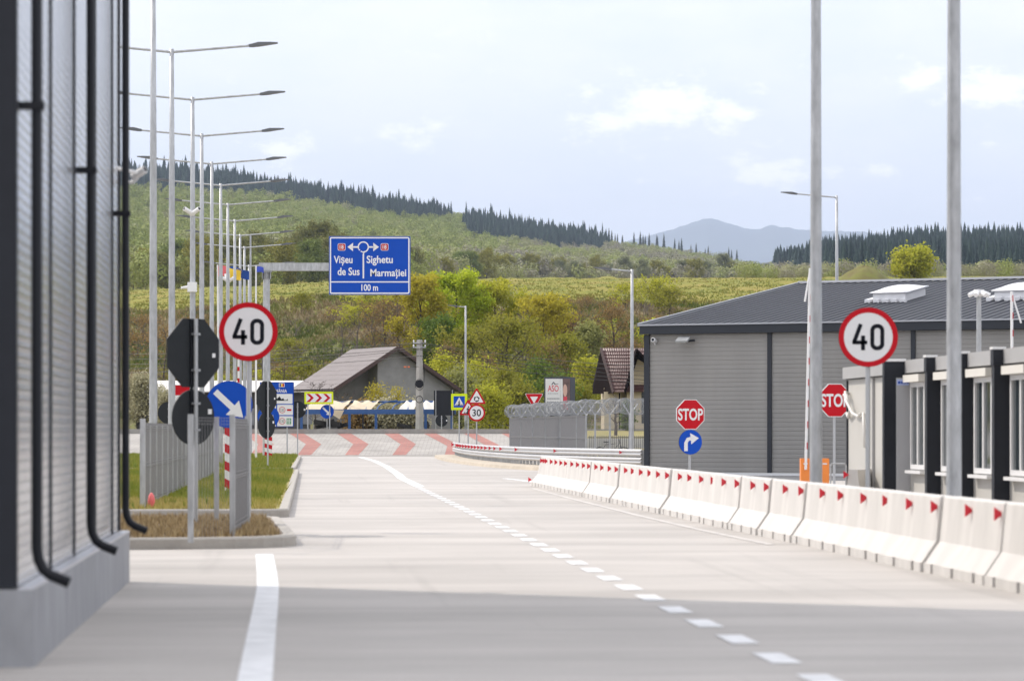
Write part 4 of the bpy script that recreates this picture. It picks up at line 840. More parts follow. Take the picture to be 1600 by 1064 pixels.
decal(sg, [[(gX(567), gZ(435.5)), (gX(569.3), gZ(435.5)), (gX(569.3), gZ(396)), (gX(567), gZ(398))], [(gX(567), gZ(398)), (gX(569.3), gZ(396)), (gX(571.5), gZ(393.8)), (gX(569.8), gZ(392.6))],
           [(gX(551), gZ(387.8)), (gX(560.2), gZ(387.8)), (gX(560.2), gZ(385.4)), (gX(551), gZ(385.4))], [(gX(576), gZ(387.8)), (gX(585), gZ(387.8)), (gX(585), gZ(385.4)), (gX(576), gZ(385.4))],
           [(gX(543.3), gZ(386.6)), (gX(552), gZ(393.2)), (gX(552), gZ(380.0))], [(gX(592.4), gZ(386.6)), (gX(583.6), gZ(380.0)), (gX(583.6), gZ(393.2))]], 1.5, white, 'arrows', GY)
decal(sg, [[(gX(559), gZ(394)), (gX(566), gZ(397.5)), (gX(566.6), gZ(390)), (gX(561), gZ(388.8))]], 1.7, bluem, 'symbol_gap', GY)
decal(sg, [[(gX(x), gZ(y + 1)), (gX(x + 2), gZ(y + 1)), (gX(x + 2), gZ(y - 1)), (gX(x), gZ(y - 1))] for x, y in ((561, 391), (564, 393.6))], 2, white, 'symbol_dots', GY)
for x0 in (534.2, 601.2):
    decal(sg, [rrect(gX(x0 - 6), gZ(392.2), gX(x0 + 6), gZ(381), .07)], 1, white, 'route_shield_edge', GY); decal(sg, [rrect(gX(x0 - 5.3), gZ(391.5), gX(x0 + 5.3), gZ(381.7), .06)], 2, redm, 'route_shield', GY); text(sg, '18', gX(x0), gZ(386.6), 6.2 / gs, 6.4 / gs, 3, white, bold=.02, y=GY)
for s, x0, x1, y0, y1 in [('Vișeu', 522, 551.2, 400.4, 415.7), ('de Sus', 528, 562.3, 418.6, 430.8), ('Sighetu', 573.3, 614, 400, 415.5), ('Marmației', 579, 635, 421, 436), ('100 m', 565, 591, 444.6, 455)]:
    text(sg, s, gX((x0 + x1) / 2), gZ((y0 + y1) / 2), (x1 - x0) / gs, (y1 - y0) / gs, 1, white, bold=.02, y=GY)
for k in range(4): MB().box((gX(525 + k * 35), GY + .1, gZ(415)), (.06, .05, 2.5)).obj('stiffener', galvd, sg)
# ================================================================== road signs
def speed_sign(name, label, px, py, d, dia, num, z=0, rr=.035, fr_=.6, fh=.42, gro=None, ph=None):
    o = root(name, label, 'road sign', px, d, z, 0, gro); zc = z_at(py, d) - z; r = dia / 2
    post(o, zc + r * .8, rr); plate(o, circ(r, 0, zc)); ringd(o, r * .995, r * .82, 0, zc, 1, redm, 'rim'); decal(o, [circ(r * .83, 0, zc)], .5, M('sign_white', (.70, .70, .70), .4), 'face')
    h = r * .88; w = r * .47; t = r * .135; x4 = -r * .30; x0 = r * .30       # narrow road sign digits
    four = stroke([(x4 + w * .10, zc + h / 2), (x4 - w * .5 + t * .4, zc - h * .20)], t) + stroke([(x4 - w * .5, zc - h * .20), (x4 + w * .56, zc - h * .20)], t * .95) + stroke([(x4 + w * .26, zc + h * .06), (x4 + w * .26, zc - h / 2)], t)
    decal(o, four, 1.5, inkm, 'digit'); oo = rrect(x0 - w / 2, zc - h / 2, x0 + w / 2, zc + h / 2, w * .46, 8); ii = rrect(x0 - w / 2 + t, zc - h / 2 + t, x0 + w / 2 - t, zc + h / 2 - t, w * .46 - t * .9, 8); n = len(oo); yy = Y0 - .006
    MB().add([(x, yy, z) for x, z in oo] + [(x, yy, z) for x, z in ii], [(a, (a + 1) % n, (a + 1) % n + n, a + n) for a in range(n)]).obj('digit', inkm, o); clamps(o, [zc - r * .5, zc + r * .5]); return o
speed_sign('speed_limit_sign', 'round 40 speed limit sign on the near left island', 388.5, 518.5, 49, 92 / F * 49, '40', .13)
speed_sign('speed_limit_sign', 'round 40 speed limit sign in front of the office containers', 1356, 527, 45, 93 / F * 45, '40', 0)
sw = MATS['sign_white']
def stop_back(name, label, px, py, d, hpx, rz, z, py2, h2px, gro):
    o = root(name, label, 'road sign', px, d, z, rz, gro); zc = z_at(py, d) - z; r = hpx / F * d / 2; z2 = z_at(py2, d) - z; r2 = h2px / F * d / 2
    post(o, zc + r, .032); plate(o, octo(r, 0, zc), 'octagon_plate', backm, .05); plate(o, circ(r2, 0, z2), 'round_plate', backm, .05)
    MB().box2((-.075, .03, z2 - r2 * .4), (-.03, .055, zc + r)).obj('channel', black, o); clamps(o, [zc - r * .5, zc + r * .55, z2 + r2 * .5, z2 - r2 * .45])
    decal(o, [[(r * .72, zc - r * .12), (r * .84, zc - r * .12), (r * .84, zc + .0), (r * .72, zc + .0)], [(r2 * .68, z2 + r2 * .12), (r2 * .86, z2 + r2 * .12), (r2 * .86, z2 + r2 * .3), (r2 * .68, z2 + r2 * .3)]], 1, white, 'sticker', .049)
    MB().prism_xz(octo(r * .96, 0, zc)[::-1], .085, .072).obj('stop_face', redm, o); MB().prism_xz(circ(r2 * .96, 0, z2)[::-1], .085, .072).obj('round_face', bluem, o)
    return o
stop_back('stop_sign', 'large dark back of an octagonal sign above a round one, on the near island', 306, 551.5, 47.5, 107, R(47), .13, 652, 87, 'signs seen from behind')
stop_back('stop_sign', 'small dark back of an octagonal sign, in front of the blue country board', 418.5, 621, 119, 50, R(56), .13, 664, 42, 'signs seen from behind')
def keep_right(name, label, px, py, d, dia, z, striped, gro, w=.10):
    o = root(name, label, 'road sign', px, d, z, 0, gro); zc = z_at(py, d) - z; r = dia / 2
    if striped:
        pl = MB().box2((-w, -.055, .02), (w, -.035, zc - r * .75)).obj('striped_panel', white, o); b = MB(); hh = zc - r * .75; n = max(2, round(hh / .42)); st = hh / n
        for k in range(n): b.xz([(-w, .02 + k * st + .1), (w, .02 + k * st), (w, .02 + k * st + st * .5), (-w, .02 + k * st + st * .5 + .1 if k < n - 1 else min(hh, .02 + k * st + st * .5 + .1))], -.058)
        b.obj('stripe', redm, pl)
    post(o, zc + r * .7, .03); plate(o, circ(r, 0, zc)); decal(o, [circ(r * .992, 0, zc)], 1, bluem, 'face')
    decal(o, [arrow(0, zc, R(-43), r * 1.62, r * .26, r * .62, r * .82)], 2, sw, 'arrow'); return o
keep_right('keep_right_sign', 'big blue keep right arrow over a red striped panel, behind the near fence', 358.5, 632, 72, 1.06, .13, True, 'keep right signs')
keep_right('keep_right_sign', 'blue keep right disc with striped post, hidden behind the small dark sign back', 419.5, 651, 160, 1.10, .13, True, 'keep right signs', .19)
keep_right('keep_right_sign', 'small blue keep right arrow under the red chevron board', 511, 643, 207.5, .90, ZB, False, 'keep right signs')
def disc_back(label, px, py, d, dia, z, off=0):
    o = root('round_sign', label, 'road sign', px, d, z, 0, 'signs seen from behind'); zc = z_at(py, d) - z; post(o, zc + dia / 2 * .8, .035); plate(o, circ(dia / 2, 0, zc), 'sign_plate', backm, .04); clamps(o, [zc + .15, zc - .15])
    decal(o, [[(dia * .36, zc - .05), (dia * .46, zc - .05), (dia * .46, zc + .05), (dia * .36, zc + .05)]], 1, white, 'sticker', .039)
disc_back('dark back of a round sign between the country board and the chevron board', 465, 640, 178, .95, .10)
disc_back('dark back of a round sign low beside the right end of the blue shelter', 690, 657, 207, .80, ZB)
disc_back('dark back of a round sign half hidden behind the left lamps', 264, 645, 120, .85, .13)
o = root('customs_sign', 'red and white sign glimpsed behind the large dark octagon', 'road sign', 287, 96, .13); zc = z_at(615, 96) - .13; post(o, zc + .3, .03); plate(o, rrect(-.28, zc - .42, .28, zc + .26, .03)); decal(o, [rrect(-.27, zc - .05, .27, zc + .25, .02)], 1, redm, 'red_field'); decal(o, [rrect(-.27, zc - .41, .27, zc - .05, .02)], 1, sw, 'white_field'); decal(o, stroke([(-.15, zc - .15), (0, zc - .1), (.15, zc - .12)], .05), 2, redm, 'mark')
# country board
dB = 176.; sB = F / dB; o = thing('country_board', 'tall blue country board with speed limits beside the lamp row', 'road sign', (P(433, 672, dB).x, dB, .05))
bx = lambda px: (px - 433) / sB; bz = lambda py: z_at(py, dB) - .05
bp_ = plate(o, rrect(bx(406), bz(667), bx(459.3), bz(597), .05)); decal(bp_, [rrect(bx(406.4), bz(666.6), bx(458.9), bz(597.4), .05)], 1, bluem, 'face')
for x in (-.55, .55): post(o, bz(598), .04, x, .05)
ww = [rrect(bx(408), bz(630.8), bx(457.2), bz(615.4), .04), rrect(bx(408), bz(648.3), bx(431.5), bz(632.5), .03), rrect(bx(433.3), bz(648.3), bx(457.8), bz(632.3), .03), rrect(bx(408), bz(665.8), bx(431.5), bz(650), .03), rrect(bx(433.3), bz(665.8), bx(457.8), bz(650), .03)]
decal(bp_, ww, 2, sw, 'panel'); text(bp_, 'ROMÂNIA', bx(435.5), bz(610.2), 26 / sB, 6.6 / sB, 2, sw, bold=.02)
decal(bp_, [rrect(bx(436), bz(604.8), bx(444.8), bz(598.6), .02)], 2, sw, 'flag_edge'); fl = [(437, 439.3, fb), (439.3, 441.7, fy), (441.7, 444, redm)]
for a, c_, m in fl: decal(bp_, [[(bx(a), bz(604.2)), (bx(c_), bz(604.2)), (bx(c_), bz(599.3)), (bx(a), bz(599.3))]], 3, m, 'flag_stripe')
sk = [(432, 626), (432, 622), (434, 623), (434, 621.5), (436, 620.5), (436.8, 618.8), (438, 621), (439, 622), (440, 624), (441.5, 622.5), (443, 622), (444, 625), (447, 625), (449, 624.2), (449.6, 622), (450, 626)]
decal(bp_, [[(bx(x), bz(y)) for x, y in sk]], 3, inkm, 'skyline'); 
for y, num in ((640.4, '120'), (658, '130')): ringd(bp_, 5 / sB, 4.2 / sB, bx(441), bz(y), 3, redm, 'limit_ring', 24); text(bp_, num, bx(441), bz(y), 5.6 / sB, 4.6 / sB, 3, inkm)
ringd(bp_, 5 / sB, 4.2 / sB, bx(418), bz(640.4), 3, redm, 'limit_ring', 24); text(bp_, '90', bx(418), bz(640.4), 4.5 / sB, 4.6 / sB, 3, inkm); ringd(bp_, 5 / sB, 4.2 / sB, bx(418), bz(658), 3, redm, 'limit_ring', 24); text(bp_, '50', bx(418), bz(658), 4.5 / sB, 4.6 / sB, 3, inkm)
decal(bp_, [[(bx(448.5), bz(642)), (bx(455.5), bz(642)), (bx(455.5), bz(639)), (bx(448.5), bz(639))]], 3, redm, 'car_mark'); decal(bp_, [[(bx(448), bz(662.6)), (bx(455), bz(662.6)), (bx(455), bz(653.4)), (bx(448), bz(653.4))]], 3, greenm, 'motorway_mark')
decal(bp_, [[(bx(449.6), bz(662)), (bx(450.8), bz(662)), (bx(450.8), bz(654)), (bx(449.6), bz(654))], [(bx(452.2), bz(662)), (bx(453.4), bz(662)), (bx(453.4), bz(654)), (bx(452.2), bz(654))], [(bx(448.4), bz(657.6)), (bx(454.6), bz(657.6)), (bx(454.6), bz(656.6)), (bx(448.4), bz(656.6))]], 4, sw, 'motorway_lanes')
# chevron board
dC = 207.2; sC = F / dC; o = thing('chevron_board', 'fluorescent yellow board with three red chevrons in front of the grey roof', 'road sign', (P(498, 672, dC).x, dC, ZB)); cx = lambda px: (px - 498) / sC; cz = lambda py: z_at(py, dC) - ZB
bp_ = plate(o, rrect(cx(475.6), cz(631.3), cx(521), cz(611.8), .03)); decal(bp_, [rrect(cx(475.8), cz(631.1), cx(520.8), cz(612), .03)], 1, flyel, 'face'); decal(bp_, [rrect(cx(478.5), cz(628.3), cx(518), cz(615), .02)], 2, sw, 'field')
decal(bp_, [t for x in (479, 492, 505) for t in ([(cx(x), cz(628)), (cx(x + 5), cz(628)), (cx(x + 11.5), cz(621.6)), (cx(x + 6.5), cz(621.6))], [(cx(x + 6.5), cz(621.6)), (cx(x + 11.5), cz(621.6)), (cx(x + 5), cz(615.2)), (cx(x), cz(615.2))])], 3, redm, 'chevrons'); post(o, cz(613), .04, cx(481)); post(o, cz(613), .04, cx(515), .1)
# crossing, roundabout and pedestrian signs
dP = 176.; sP = F / dP
o = root('crossing_sign', 'square pedestrian crossing sign with fluorescent yellow border', 'road sign', 717.5, dP, 0); pz = lambda py: z_at(py, dP); hwp = 12.8 / sP; zc = pz(627.8)
post(o, zc + .3, .035); bp_ = plate(o, rrect(-hwp, zc - hwp, hwp, zc + hwp, .03)); decal(bp_, [rrect(-hwp + .003, zc - hwp + .003, hwp - .003, zc + hwp - .003, .03)], 1, flyel, 'border'); decal(bp_, [rrect(-.31, zc - .31, .31, zc + .31, .02)], 2, bluem, 'face'); decal(bp_, [[(-.26, zc - .20), (.26, zc - .20), (0, zc + .26)]], 3, sw, 'triangle')
def walker(x, z, s): return stroke([(x - .10 * s, z - .36 * s), (x - .03 * s, z - .05 * s), (x + .01 * s, z + .17 * s)], .09 * s) + stroke([(x + .12 * s, z - .36 * s), (x + .06 * s, z - .16 * s), (x, z)], .075 * s) + stroke([(x - .13 * s, z + .01 * s), (x - .04 * s, z + .16 * s), (x + .06 * s, z + .10 * s), (x + .15 * s, z + .0)], .055 * s) + [circ(.06 * s, x + .03 * s, z + .27 * s, 10)]
decal(bp_, walker(0, zc - .06, .44) + [[(-.2 + .1 * k, zc - .19), (-.15 + .1 * k, zc - .19), (-.14 + .085 * k, zc - .13), (-.18 + .085 * k, zc - .13)] for k in range(5)], 4, inkm, 'pictogram')
dR = 166.; sR = F / dR; o = root('roundabout_sign', 'red edged roundabout warning triangle above a round 30 sign', 'road sign', 744.8, dR, 0); zc = z_at(622.5, dR); post(o, zc + .3, .035)
tp_ = plate(o, rtri(17.5 / sR, 0, zc, .06), 'triangle_plate'); decal(tp_, [rtri(17.4 / sR, 0, zc, .06)], 1, redm, 'rim'); decal(tp_, [rtri(12.4 / sR, 0, zc, .03)], 2, sw, 'face')
for k in range(3):
    a0 = R(95 + 120 * k); pts = [(.115 * math.cos(a0 - j * .28), zc - .03 + .115 * math.sin(a0 - j * .28)) for j in range(6)]; decal(tp_, stroke(pts, .055) + [[(pts[-1][0] + .065 * math.cos(a0 - 1.5 + q), pts[-1][1] + .065 * math.sin(a0 - 1.5 + q)) for q in (-1.6, .5, 2.6)][::-1]], 3, inkm, 'turning_arrow')
z3 = z_at(644.8, dR); r3 = 13.4 / sR; dp_ = plate(o, circ(r3, 0, z3), 'round_plate', None, Y0 - .001); ringd(dp_, r3, r3 * .80, 0, z3, 1, redm, 'rim', y=Y0 - .001); decal(dp_, [circ(r3 * .81, 0, z3)], .5, sw, 'face', Y0 - .001); text(dp_, '30', 0, z3, r3 * 1.0, r3 * .82, 1.5, inkm, 'digits', .012, Y0 - .001)
o = root('pedestrian_warning_sign', 'red edged pedestrian warning triangle half hidden behind the 30 sign', 'road sign', 731.5, 169, 0); zc = z_at(640, 169); post(o, zc + .3, .035); s9 = F / 169
tp_ = plate(o, rtri(17 / s9, 0, zc, .06), 'triangle_plate'); decal(tp_, [rtri(16.9 / s9, 0, zc, .06)], 1, redm, 'rim'); decal(tp_, [rtri(12 / s9, 0, zc, .03)], 2, sw, 'face'); decal(tp_, walker(0, zc - .02, .62) + [[(-.24 + .09 * k, zc - .2), (-.19 + .09 * k, zc - .2), (-.16 + .09 * k, zc - .13), (-.21 + .09 * k, zc - .13)] for k in range(5)], 3, inkm, 'pictogram')
o = root('yield_sign', 'red inverted yield triangle showing above the razor wire', 'road sign', 834.5, 196, .6); s9 = F / 196; zc = z_at(623.2, 196) - .6; post(o, zc, .035); rr_ = 17 / s9
tp_ = plate(o, rtri(rr_, 0, zc, .05, True), 'triangle_plate'); decal(tp_, [rtri(rr_ * .99, 0, zc, .05, True)], 1, sw, 'edge'); decal(tp_, [rtri(rr_ * .93, 0, zc, .05, True)], 2, redm, 'rim'); decal(tp_, [rtri(rr_ * .42, 0, zc, .02, True)], 3, sw, 'face')
# stop and turn right, second stop
dS_ = 83.; s_ = F / dS_; o = root('stop_sign', 'red STOP sign above a blue turn right disc in front of the grey hall', 'road sign', 1077.5, dS_, 0, R(18)); zc = z_at(647.5, dS_); r = 23.4 / s_; post(o, zc + r * .8, .033)
tp_ = plate(o, octo(r, 0, zc), 'octagon_plate', sw); decal(tp_, [octo(r * .955, 0, zc)], 1, redm, 'face'); text(tp_, 'STOP', 0, zc, r * 1.78, r * .80, 2, sw, bold=.025)
z2 = z_at(690.5, dS_); r2 = 19.4 / s_; dp_ = plate(o, circ(r2, 0, z2), 'round_plate'); decal(dp_, [circ(r2 * .99, 0, z2)], 1, bluem, 'face')
k_ = r2 / 16.; decal(dp_, stroke([(-6.3 * k_, z2 - 11.5 * k_), (-6.3 * k_, z2 - 1 * k_)], 4.8 * k_) + [[(-8.7 * k_, z2 - 1 * k_), (-3.9 * k_, z2 - 1 * k_), (-2.2 * k_, z2 + 1.8 * k_), (-5.2 * k_, z2 + 5.4 * k_)], [(-5.2 * k_, z2 + 5.4 * k_), (-2.2 * k_, z2 + 1.8 * k_), (1.5 * k_, z2 + 2.3 * k_), (1.5 * k_, z2 + 7 * k_)], [(1 * k_, z2 - 3 * k_), (11.5 * k_, z2 + 5.2 * k_), (-.5 * k_, z2 + 11.5 * k_)]], 2, sw, 'arrow'); clamps(o, [zc, z2])
o = root('stop_sign', 'red STOP sign partly hidden behind the corner of the office containers', 'road sign', 1303.5, 80, 0, R(14)); zc = z_at(625.5, 80); r = 26 / F * 80; post(o, zc + r * .8, .033); tp_ = plate(o, octo(r, 0, zc), 'octagon_plate', sw); decal(tp_, [octo(r * .955, 0, zc)], 1, redm, 'face'); text(tp_, 'STOP', 0, zc, r * 1.78, r * .80, 2, sw, bold=.025)
# billboard
dA = 214.; sA = F / dA; o = thing('billboard', 'lit box billboard with red lettering on white and a portrait strip', 'billboard', (P(873, 672, dA).x, dA, ZB - .1)); ax_ = lambda px: (px - 873) / sA; az_ = lambda py: z_at(py, dA) - ZB + .1
MB().prism_xz([(ax_(850.5), az_(650)), (ax_(892), az_(650)), (ax_(892), az_(589)), (ax_(850.5), az_(589))][::-1], 0, .5).obj('case', M('slate_case', (.05, .055, .075), .5), o); MB().add([(ax_(892), 0, az_(650)), (ax_(898.8), .6, az_(650)), (ax_(898.8), .6, az_(589)), (ax_(892), 0, az_(589))], [(0, 1, 2, 3)]).obj('side_panel', MATS['slate_case'], o)
ad = MB().xz([(ax_(852.3), az_(648)), (ax_(890.6), az_(648)), (ax_(890.6), az_(591.8)), (ax_(852.3), az_(591.8))], -.01).obj('poster', sw, o)
text(ad, 'ASO', ax_(864.4), az_(606.8), 17 / sA, 9.8 / sA, 1, M('poster_red', (.62, .05, .08), .5), bold=.01, y=-.012); text(ad, 'SHOWROOM', ax_(864.8), az_(629.7), 20.5 / sA, 5 / sA, 1, inkm, bold=.01, y=-.012)
decal(ad, stroke([(ax_(862), az_(601)), (ax_(865), az_(597)), (ax_(867.5), az_(601))], .05) + stroke([(ax_(867), az_(600)), (ax_(872.5), az_(599.6))], .03), 1, inkm, 'logo', -.012)
b = MB(); r_ = random.Random(2)
for y_, x0, x1, h_ in ((614.8, 856, 872.5, .025), (622.8, 855, 874, .05)):
    x = x0
    while x < x1: w_ = r_.uniform(.8, 2.4); b.xz([(ax_(x), az_(y_) - h_), (ax_(min(x1, x + w_)), az_(y_) - h_), (ax_(min(x1, x + w_)), az_(y_) + h_), (ax_(x), az_(y_) + h_)], -.016); x += w_ + .6
b.obj('small_print', galvd, ad)
decal(ad, [[(ax_(876), az_(648)), (ax_(890.6), az_(648)), (ax_(890.6), az_(591.8)), (ax_(875), az_(591.8))]], 1, M('poster_brown', (.14, .09, .085), .6, 0, .3, 3), 'portrait_ground', -.012); decal(ad, [[(ax_(876), az_(640)), (ax_(880), az_(640)), (ax_(879), az_(592)), (ax_(875.2), az_(592))]], 2, sw, 'portrait_light', -.012)
decal(ad, [[(ax_(883) + .14 * math.cos(q * .4), az_(610) + .42 * math.sin(q * .4)) for q in range(16)]], 3, M('poster_skin', (.62, .40, .33), .6), 'portrait_face', -.012); decal(ad, [[(ax_(879.5), az_(640)), (ax_(887), az_(640)), (ax_(886), az_(619.5)), (ax_(880.5), az_(619.5))]], 3, MATS['poster_red'], 'portrait_dress', -.012)
for x in (-.5, .5): MB().box((x, .25, .5), (.16, .16, 1.6)).obj('leg', MATS['slate_case'], o)
# ================================================================== mesh fences on the left
def mesh_panel(parent, a, b_, z0, z1, sp=.05, w=.006, folds=(.06, .5, .94), name='mesh_panel'):
    a, b_ = Vector(a), Vector(b_); L_ = (b_ - a).length; t = (b_ - a) / L_; n = int(L_ / sp); m = MB(); nn = Vector((t.y, -t.x, 0))
    for i in range(n + 1):
        q = a + t * L_ * i / n; vs = []
        for z in (z0, z1):
            for s1, s2 in ((-1, -1), (1, -1), (1, 1), (-1, 1)): p = q + t * (w / 2 * s1) + nn * (w / 2 * s2); vs.append((p.x, p.y, z))
        m.add(vs, [(k, (k + 1) % 4, 4 + (k + 1) % 4, 4 + k) for k in range(4)])
    for f in folds:
        z = z0 + (z1 - z0) * f
        for dz, off in ((-.04, 0), (0, .03), (.04, 0)): p = a + nn * off; q = b_ + nn * off; m.bar((p.x, p.y, z + dz), (q.x, q.y, z + dz), w * 1.2)
    return m.obj(name, M('fence_wire', (.24, .24, .245), .5, .3), parent)
fn_ = thing('mesh_fence', 'long grey welded mesh fence along the grass island', 'fence', (0, 0, .10)); fa = G(223, 797.5, .1).xy.to_3d(); fb_ = G(333, 745, .1).xy.to_3d(); LL = (fb_ - fa).length; nseg = 17
for i in range(nseg):
    p, q = fa.lerp(fb_, i / nseg), fa.lerp(fb_, (i + 1) / nseg); mesh_panel(fn_, p, q, .03, 1.56, .05, .007)
for i in range(nseg + 1): p = fa.lerp(fb_, i / nseg); MB().box((p.x, p.y, .8 if i == 0 else .76), (.09, .09, 1.66) if i == 0 else (.05, .05, 1.52)).obj('post', galv, fn_)
A = G(298, 845, .13).xy.to_3d(); B = G(363, 838, .13).xy.to_3d(); C_ = G(386.5, 822, .13).xy.to_3d(); D = G(338.5, 815, .13).xy.to_3d()
f2 = thing('mesh_enclosure', 'small grey mesh enclosure around the sign posts on the near island', 'fence', (0, 0, .12))
mesh_panel(f2, A, B, .04, 1.57, .11, .0035, (.97,)); mesh_panel(f2, B, C_, .04, 1.57, .05, .006)
for p in (A, B, C_, D): MB().box((p.x, p.y, .80), (.07, .07, 1.62)).obj('post', galv, f2)
p = G(236.5, 794, .13); o = MB().tube([(0, 0, .0), (0, 0, .04), (0, 0, .14), (0, 0, .23), (0, 0, .28)], [.04, .058, .066, .05, .015], 12).obj('plastic_cap', M('pink_plastic', (.80, .16, .16), .5), None, True); tag(o, 'pink rounded plastic marker at the foot of the long mesh fence', 'marker'); o.location = (p.x, p.y, .13)
# ================================================================== concrete barriers
prof = [(-.305, 0), (-.305, .075), (-.13, .33), (-.085, .80), (-.07, .815), (.07, .815), (.085, .80), (.13, .33), (.305, .075), (.305, 0)]
BL = 2.98; GAP = .025
def barrier_mesh(L_, seed=0, flare=0):
    b = MB(); zc = .10; n = len(prof)
    up = [(x, z) if z > zc else (x, zc) for x, z in prof[1:-1]]; up[0] = (-.288, zc); up[-1] = (.288, zc)
    full = [(x, 0, z) for x, z in up] + [(x * (1), L_, z) for x, z in up]; m = len(up)
    if flare: full = [(x, 0, z) for x, z in up] + [(x, L_ - flare * (z - zc), z) for x, z in up]
    b.add(full, [(i, i + 1, i + 1 + m, i + m) for i in range(m - 1)] + [(0, m, 2 * m - 1, m - 1), tuple(range(m - 1, -1, -1)), tuple(range(m, 2 * m))])
    cuts = [0, .36, .50, L_ / 2 - .07, L_ / 2 + .07, L_ - .50, L_ - .36, L_]
    for k in range(0, 8, 2): b.box2((-.305, cuts[k], 0), (.305, cuts[k + 1], zc - .001))
    return b
bar_d0 = G(1440, 893); axb = Vector((-.0725, 1, 0)).normalized(); rzb = math.atan2(-axb.x, axb.y)
def reflector(parent, y, z=.70, x=-.108, s=1.18):
    b = MB(); v = [(x - .05 * s, y, z - .058 * s), (x - .05 * s, y, z + .058 * s), (x + .035 * s, y, z)]; b.add([(p[0], y - .012, p[2]) for p in v] + [(p[0], y + .012, p[2]) for p in v], [(2, 1, 0), (3, 4, 5), (0, 1, 4, 3), (1, 2, 5, 4), (2, 0, 3, 5)]); return b.obj('reflector', refl_red, parent)
proto = thing('concrete_barrier', '', 'barrier', (0, 0, 0), rzb, 'row of concrete road barriers'); barrier_mesh(BL).obj('body', barm, proto); reflector(proto, .1); reflector(proto, BL * .5)
ordn = ['first', 'second', 'third', 'fourth', 'fifth', 'sixth', 'seventh', 'eighth', 'ninth', 'tenth', 'eleventh', 'twelfth', 'thirteenth', 'fourteenth', 'fifteenth', 'sixteenth', 'seventeenth', 'eighteenth', 'nineteenth', 'twentieth', 'twenty-first', 'twenty-second']
nb = 20; rb = random.Random(4)
for i in range(nb):
    k = i - 2; d0 = bar_d0 + axb * (k * (BL + GAP)); base_x = d0 + Vector((.305, 0, 0)); o = proto if i == 0 else copy_tree(proto)
    o.location = (base_x.x + rb.uniform(-.025, .025), base_x.y, 0); o.rotation_euler = (0, 0, rzb + rb.uniform(-.009, .009))
    o['label'] = f'white concrete barrier with red reflectors, {ordn[i]} of the row from the camera' if 0 < i < nb - 1 else ('white concrete barrier cut by the edge of the photo' if i == 0 else 'last white concrete barrier of the row, with a sloping end')
lastb = o
for ch in list(lastb.children):
    if ch.name.startswith('body'): bpy.data.objects.remove(ch)
barrier_mesh(BL - .1, 0, .95).obj('body', barm, lastb); reflector(lastb, BL * .25); reflector(lastb, BL + .1, .16, -.30)
p = P(1318, 672, 58); o = thing('concrete_barrier', 'single white concrete barrier standing end on beside the container corner', 'barrier', (p.x + .17, p.y, 0), R(-20)); barrier_mesh(2.0).obj('body', barm, o); reflector(o, -.02, .72, -.11)
o = thing('pipe_hoop', 'bent white pipe guard beside the orange boxes', 'guard rail', (P(1304, 672, 60).x, 60, 0)); w_ = .075; MB().tube([(-w_, 0, 0), (-w_, 0, .86), (-w_ + .02, 0, .90), (w_ + .12, 0, .90), (w_ + .14, 0, .86), (w_ + .14, 0, 0)], .016, 8).obj('hoop', galv, o)
# boom barriers
org = MATS['orange_paint']
def boom(label, px, d, z_cab, z_tip, tilt, rod, cab2=None):
    o = thing('boom_barrier', label, 'barrier', (P(px, 672, d).x, d, 0)); s = F / d
    b = MB(); 
    for dx in ([0] if cab2 is None else [0, cab2 / s]):
        cbm = MB().box((dx, 0, z_cab / 2), (14 / s, .32, z_cab)).obj('cabinet', org, o); MB().box((dx, -.165, z_cab - .12), (7 / s, .006, .03)).obj('plate', white, cbm)
    bo = MB().bar((0, -.2, z_cab - .25), (tilt, -.2, z_tip), .10, .05).obj('boom', white, o); b = MB(); n = 9
    for k in range(n):
        f = (k + .6) / n; zz = z_cab + (z_tip - z_cab) * f; xx = tilt * (zz - z_cab + .25) / (z_tip - z_cab + .25); MB().box((xx + .02, -.256, zz), (.018, .008, .15)).obj('stripe', redm, bo)
    if rod: MB().tube([(tilt, -.22, z_tip - .05), (tilt + rod[0], -.22, z_tip - rod[1])], .022, 6).obj('support_rod', white, bo)
    return o
boom('raised boom barrier with two orange cabinets behind the concrete barriers', 1257.5, 72, z_at(716, 72), z_at(420, 72), .10, (-.12, .75), 30)
boom('raised red and white boom above the office container roof', 1580, 76, 1.1, z_at(456, 76), -.02, (.22, .75))
o = thing('camera_mast', 'grey mast with a white camera ring above the office containers', 'mast', (P(1529.5, 672, 74).x, 74, 0)); zt_ = z_at(462, 74); MB().tube([(0, 0, 0), (0, 0, zt_)], [.07, .055], 10).obj('pole', galv, o); MB().tube([(0, 0, zt_ - .02), (0, 0, zt_ + .14)], [.10, .12], 14).obj('ring', white, o)
for a in (-75, -25, 30, 80):
    q = Vector((math.sin(R(a)), -math.cos(R(a)), 0)); MB().tube([q * .08 + Vector((0, 0, zt_ + .08)), q * .25 + Vector((0, 0, zt_ + .0))], .055, 8).obj('camera', white, o)
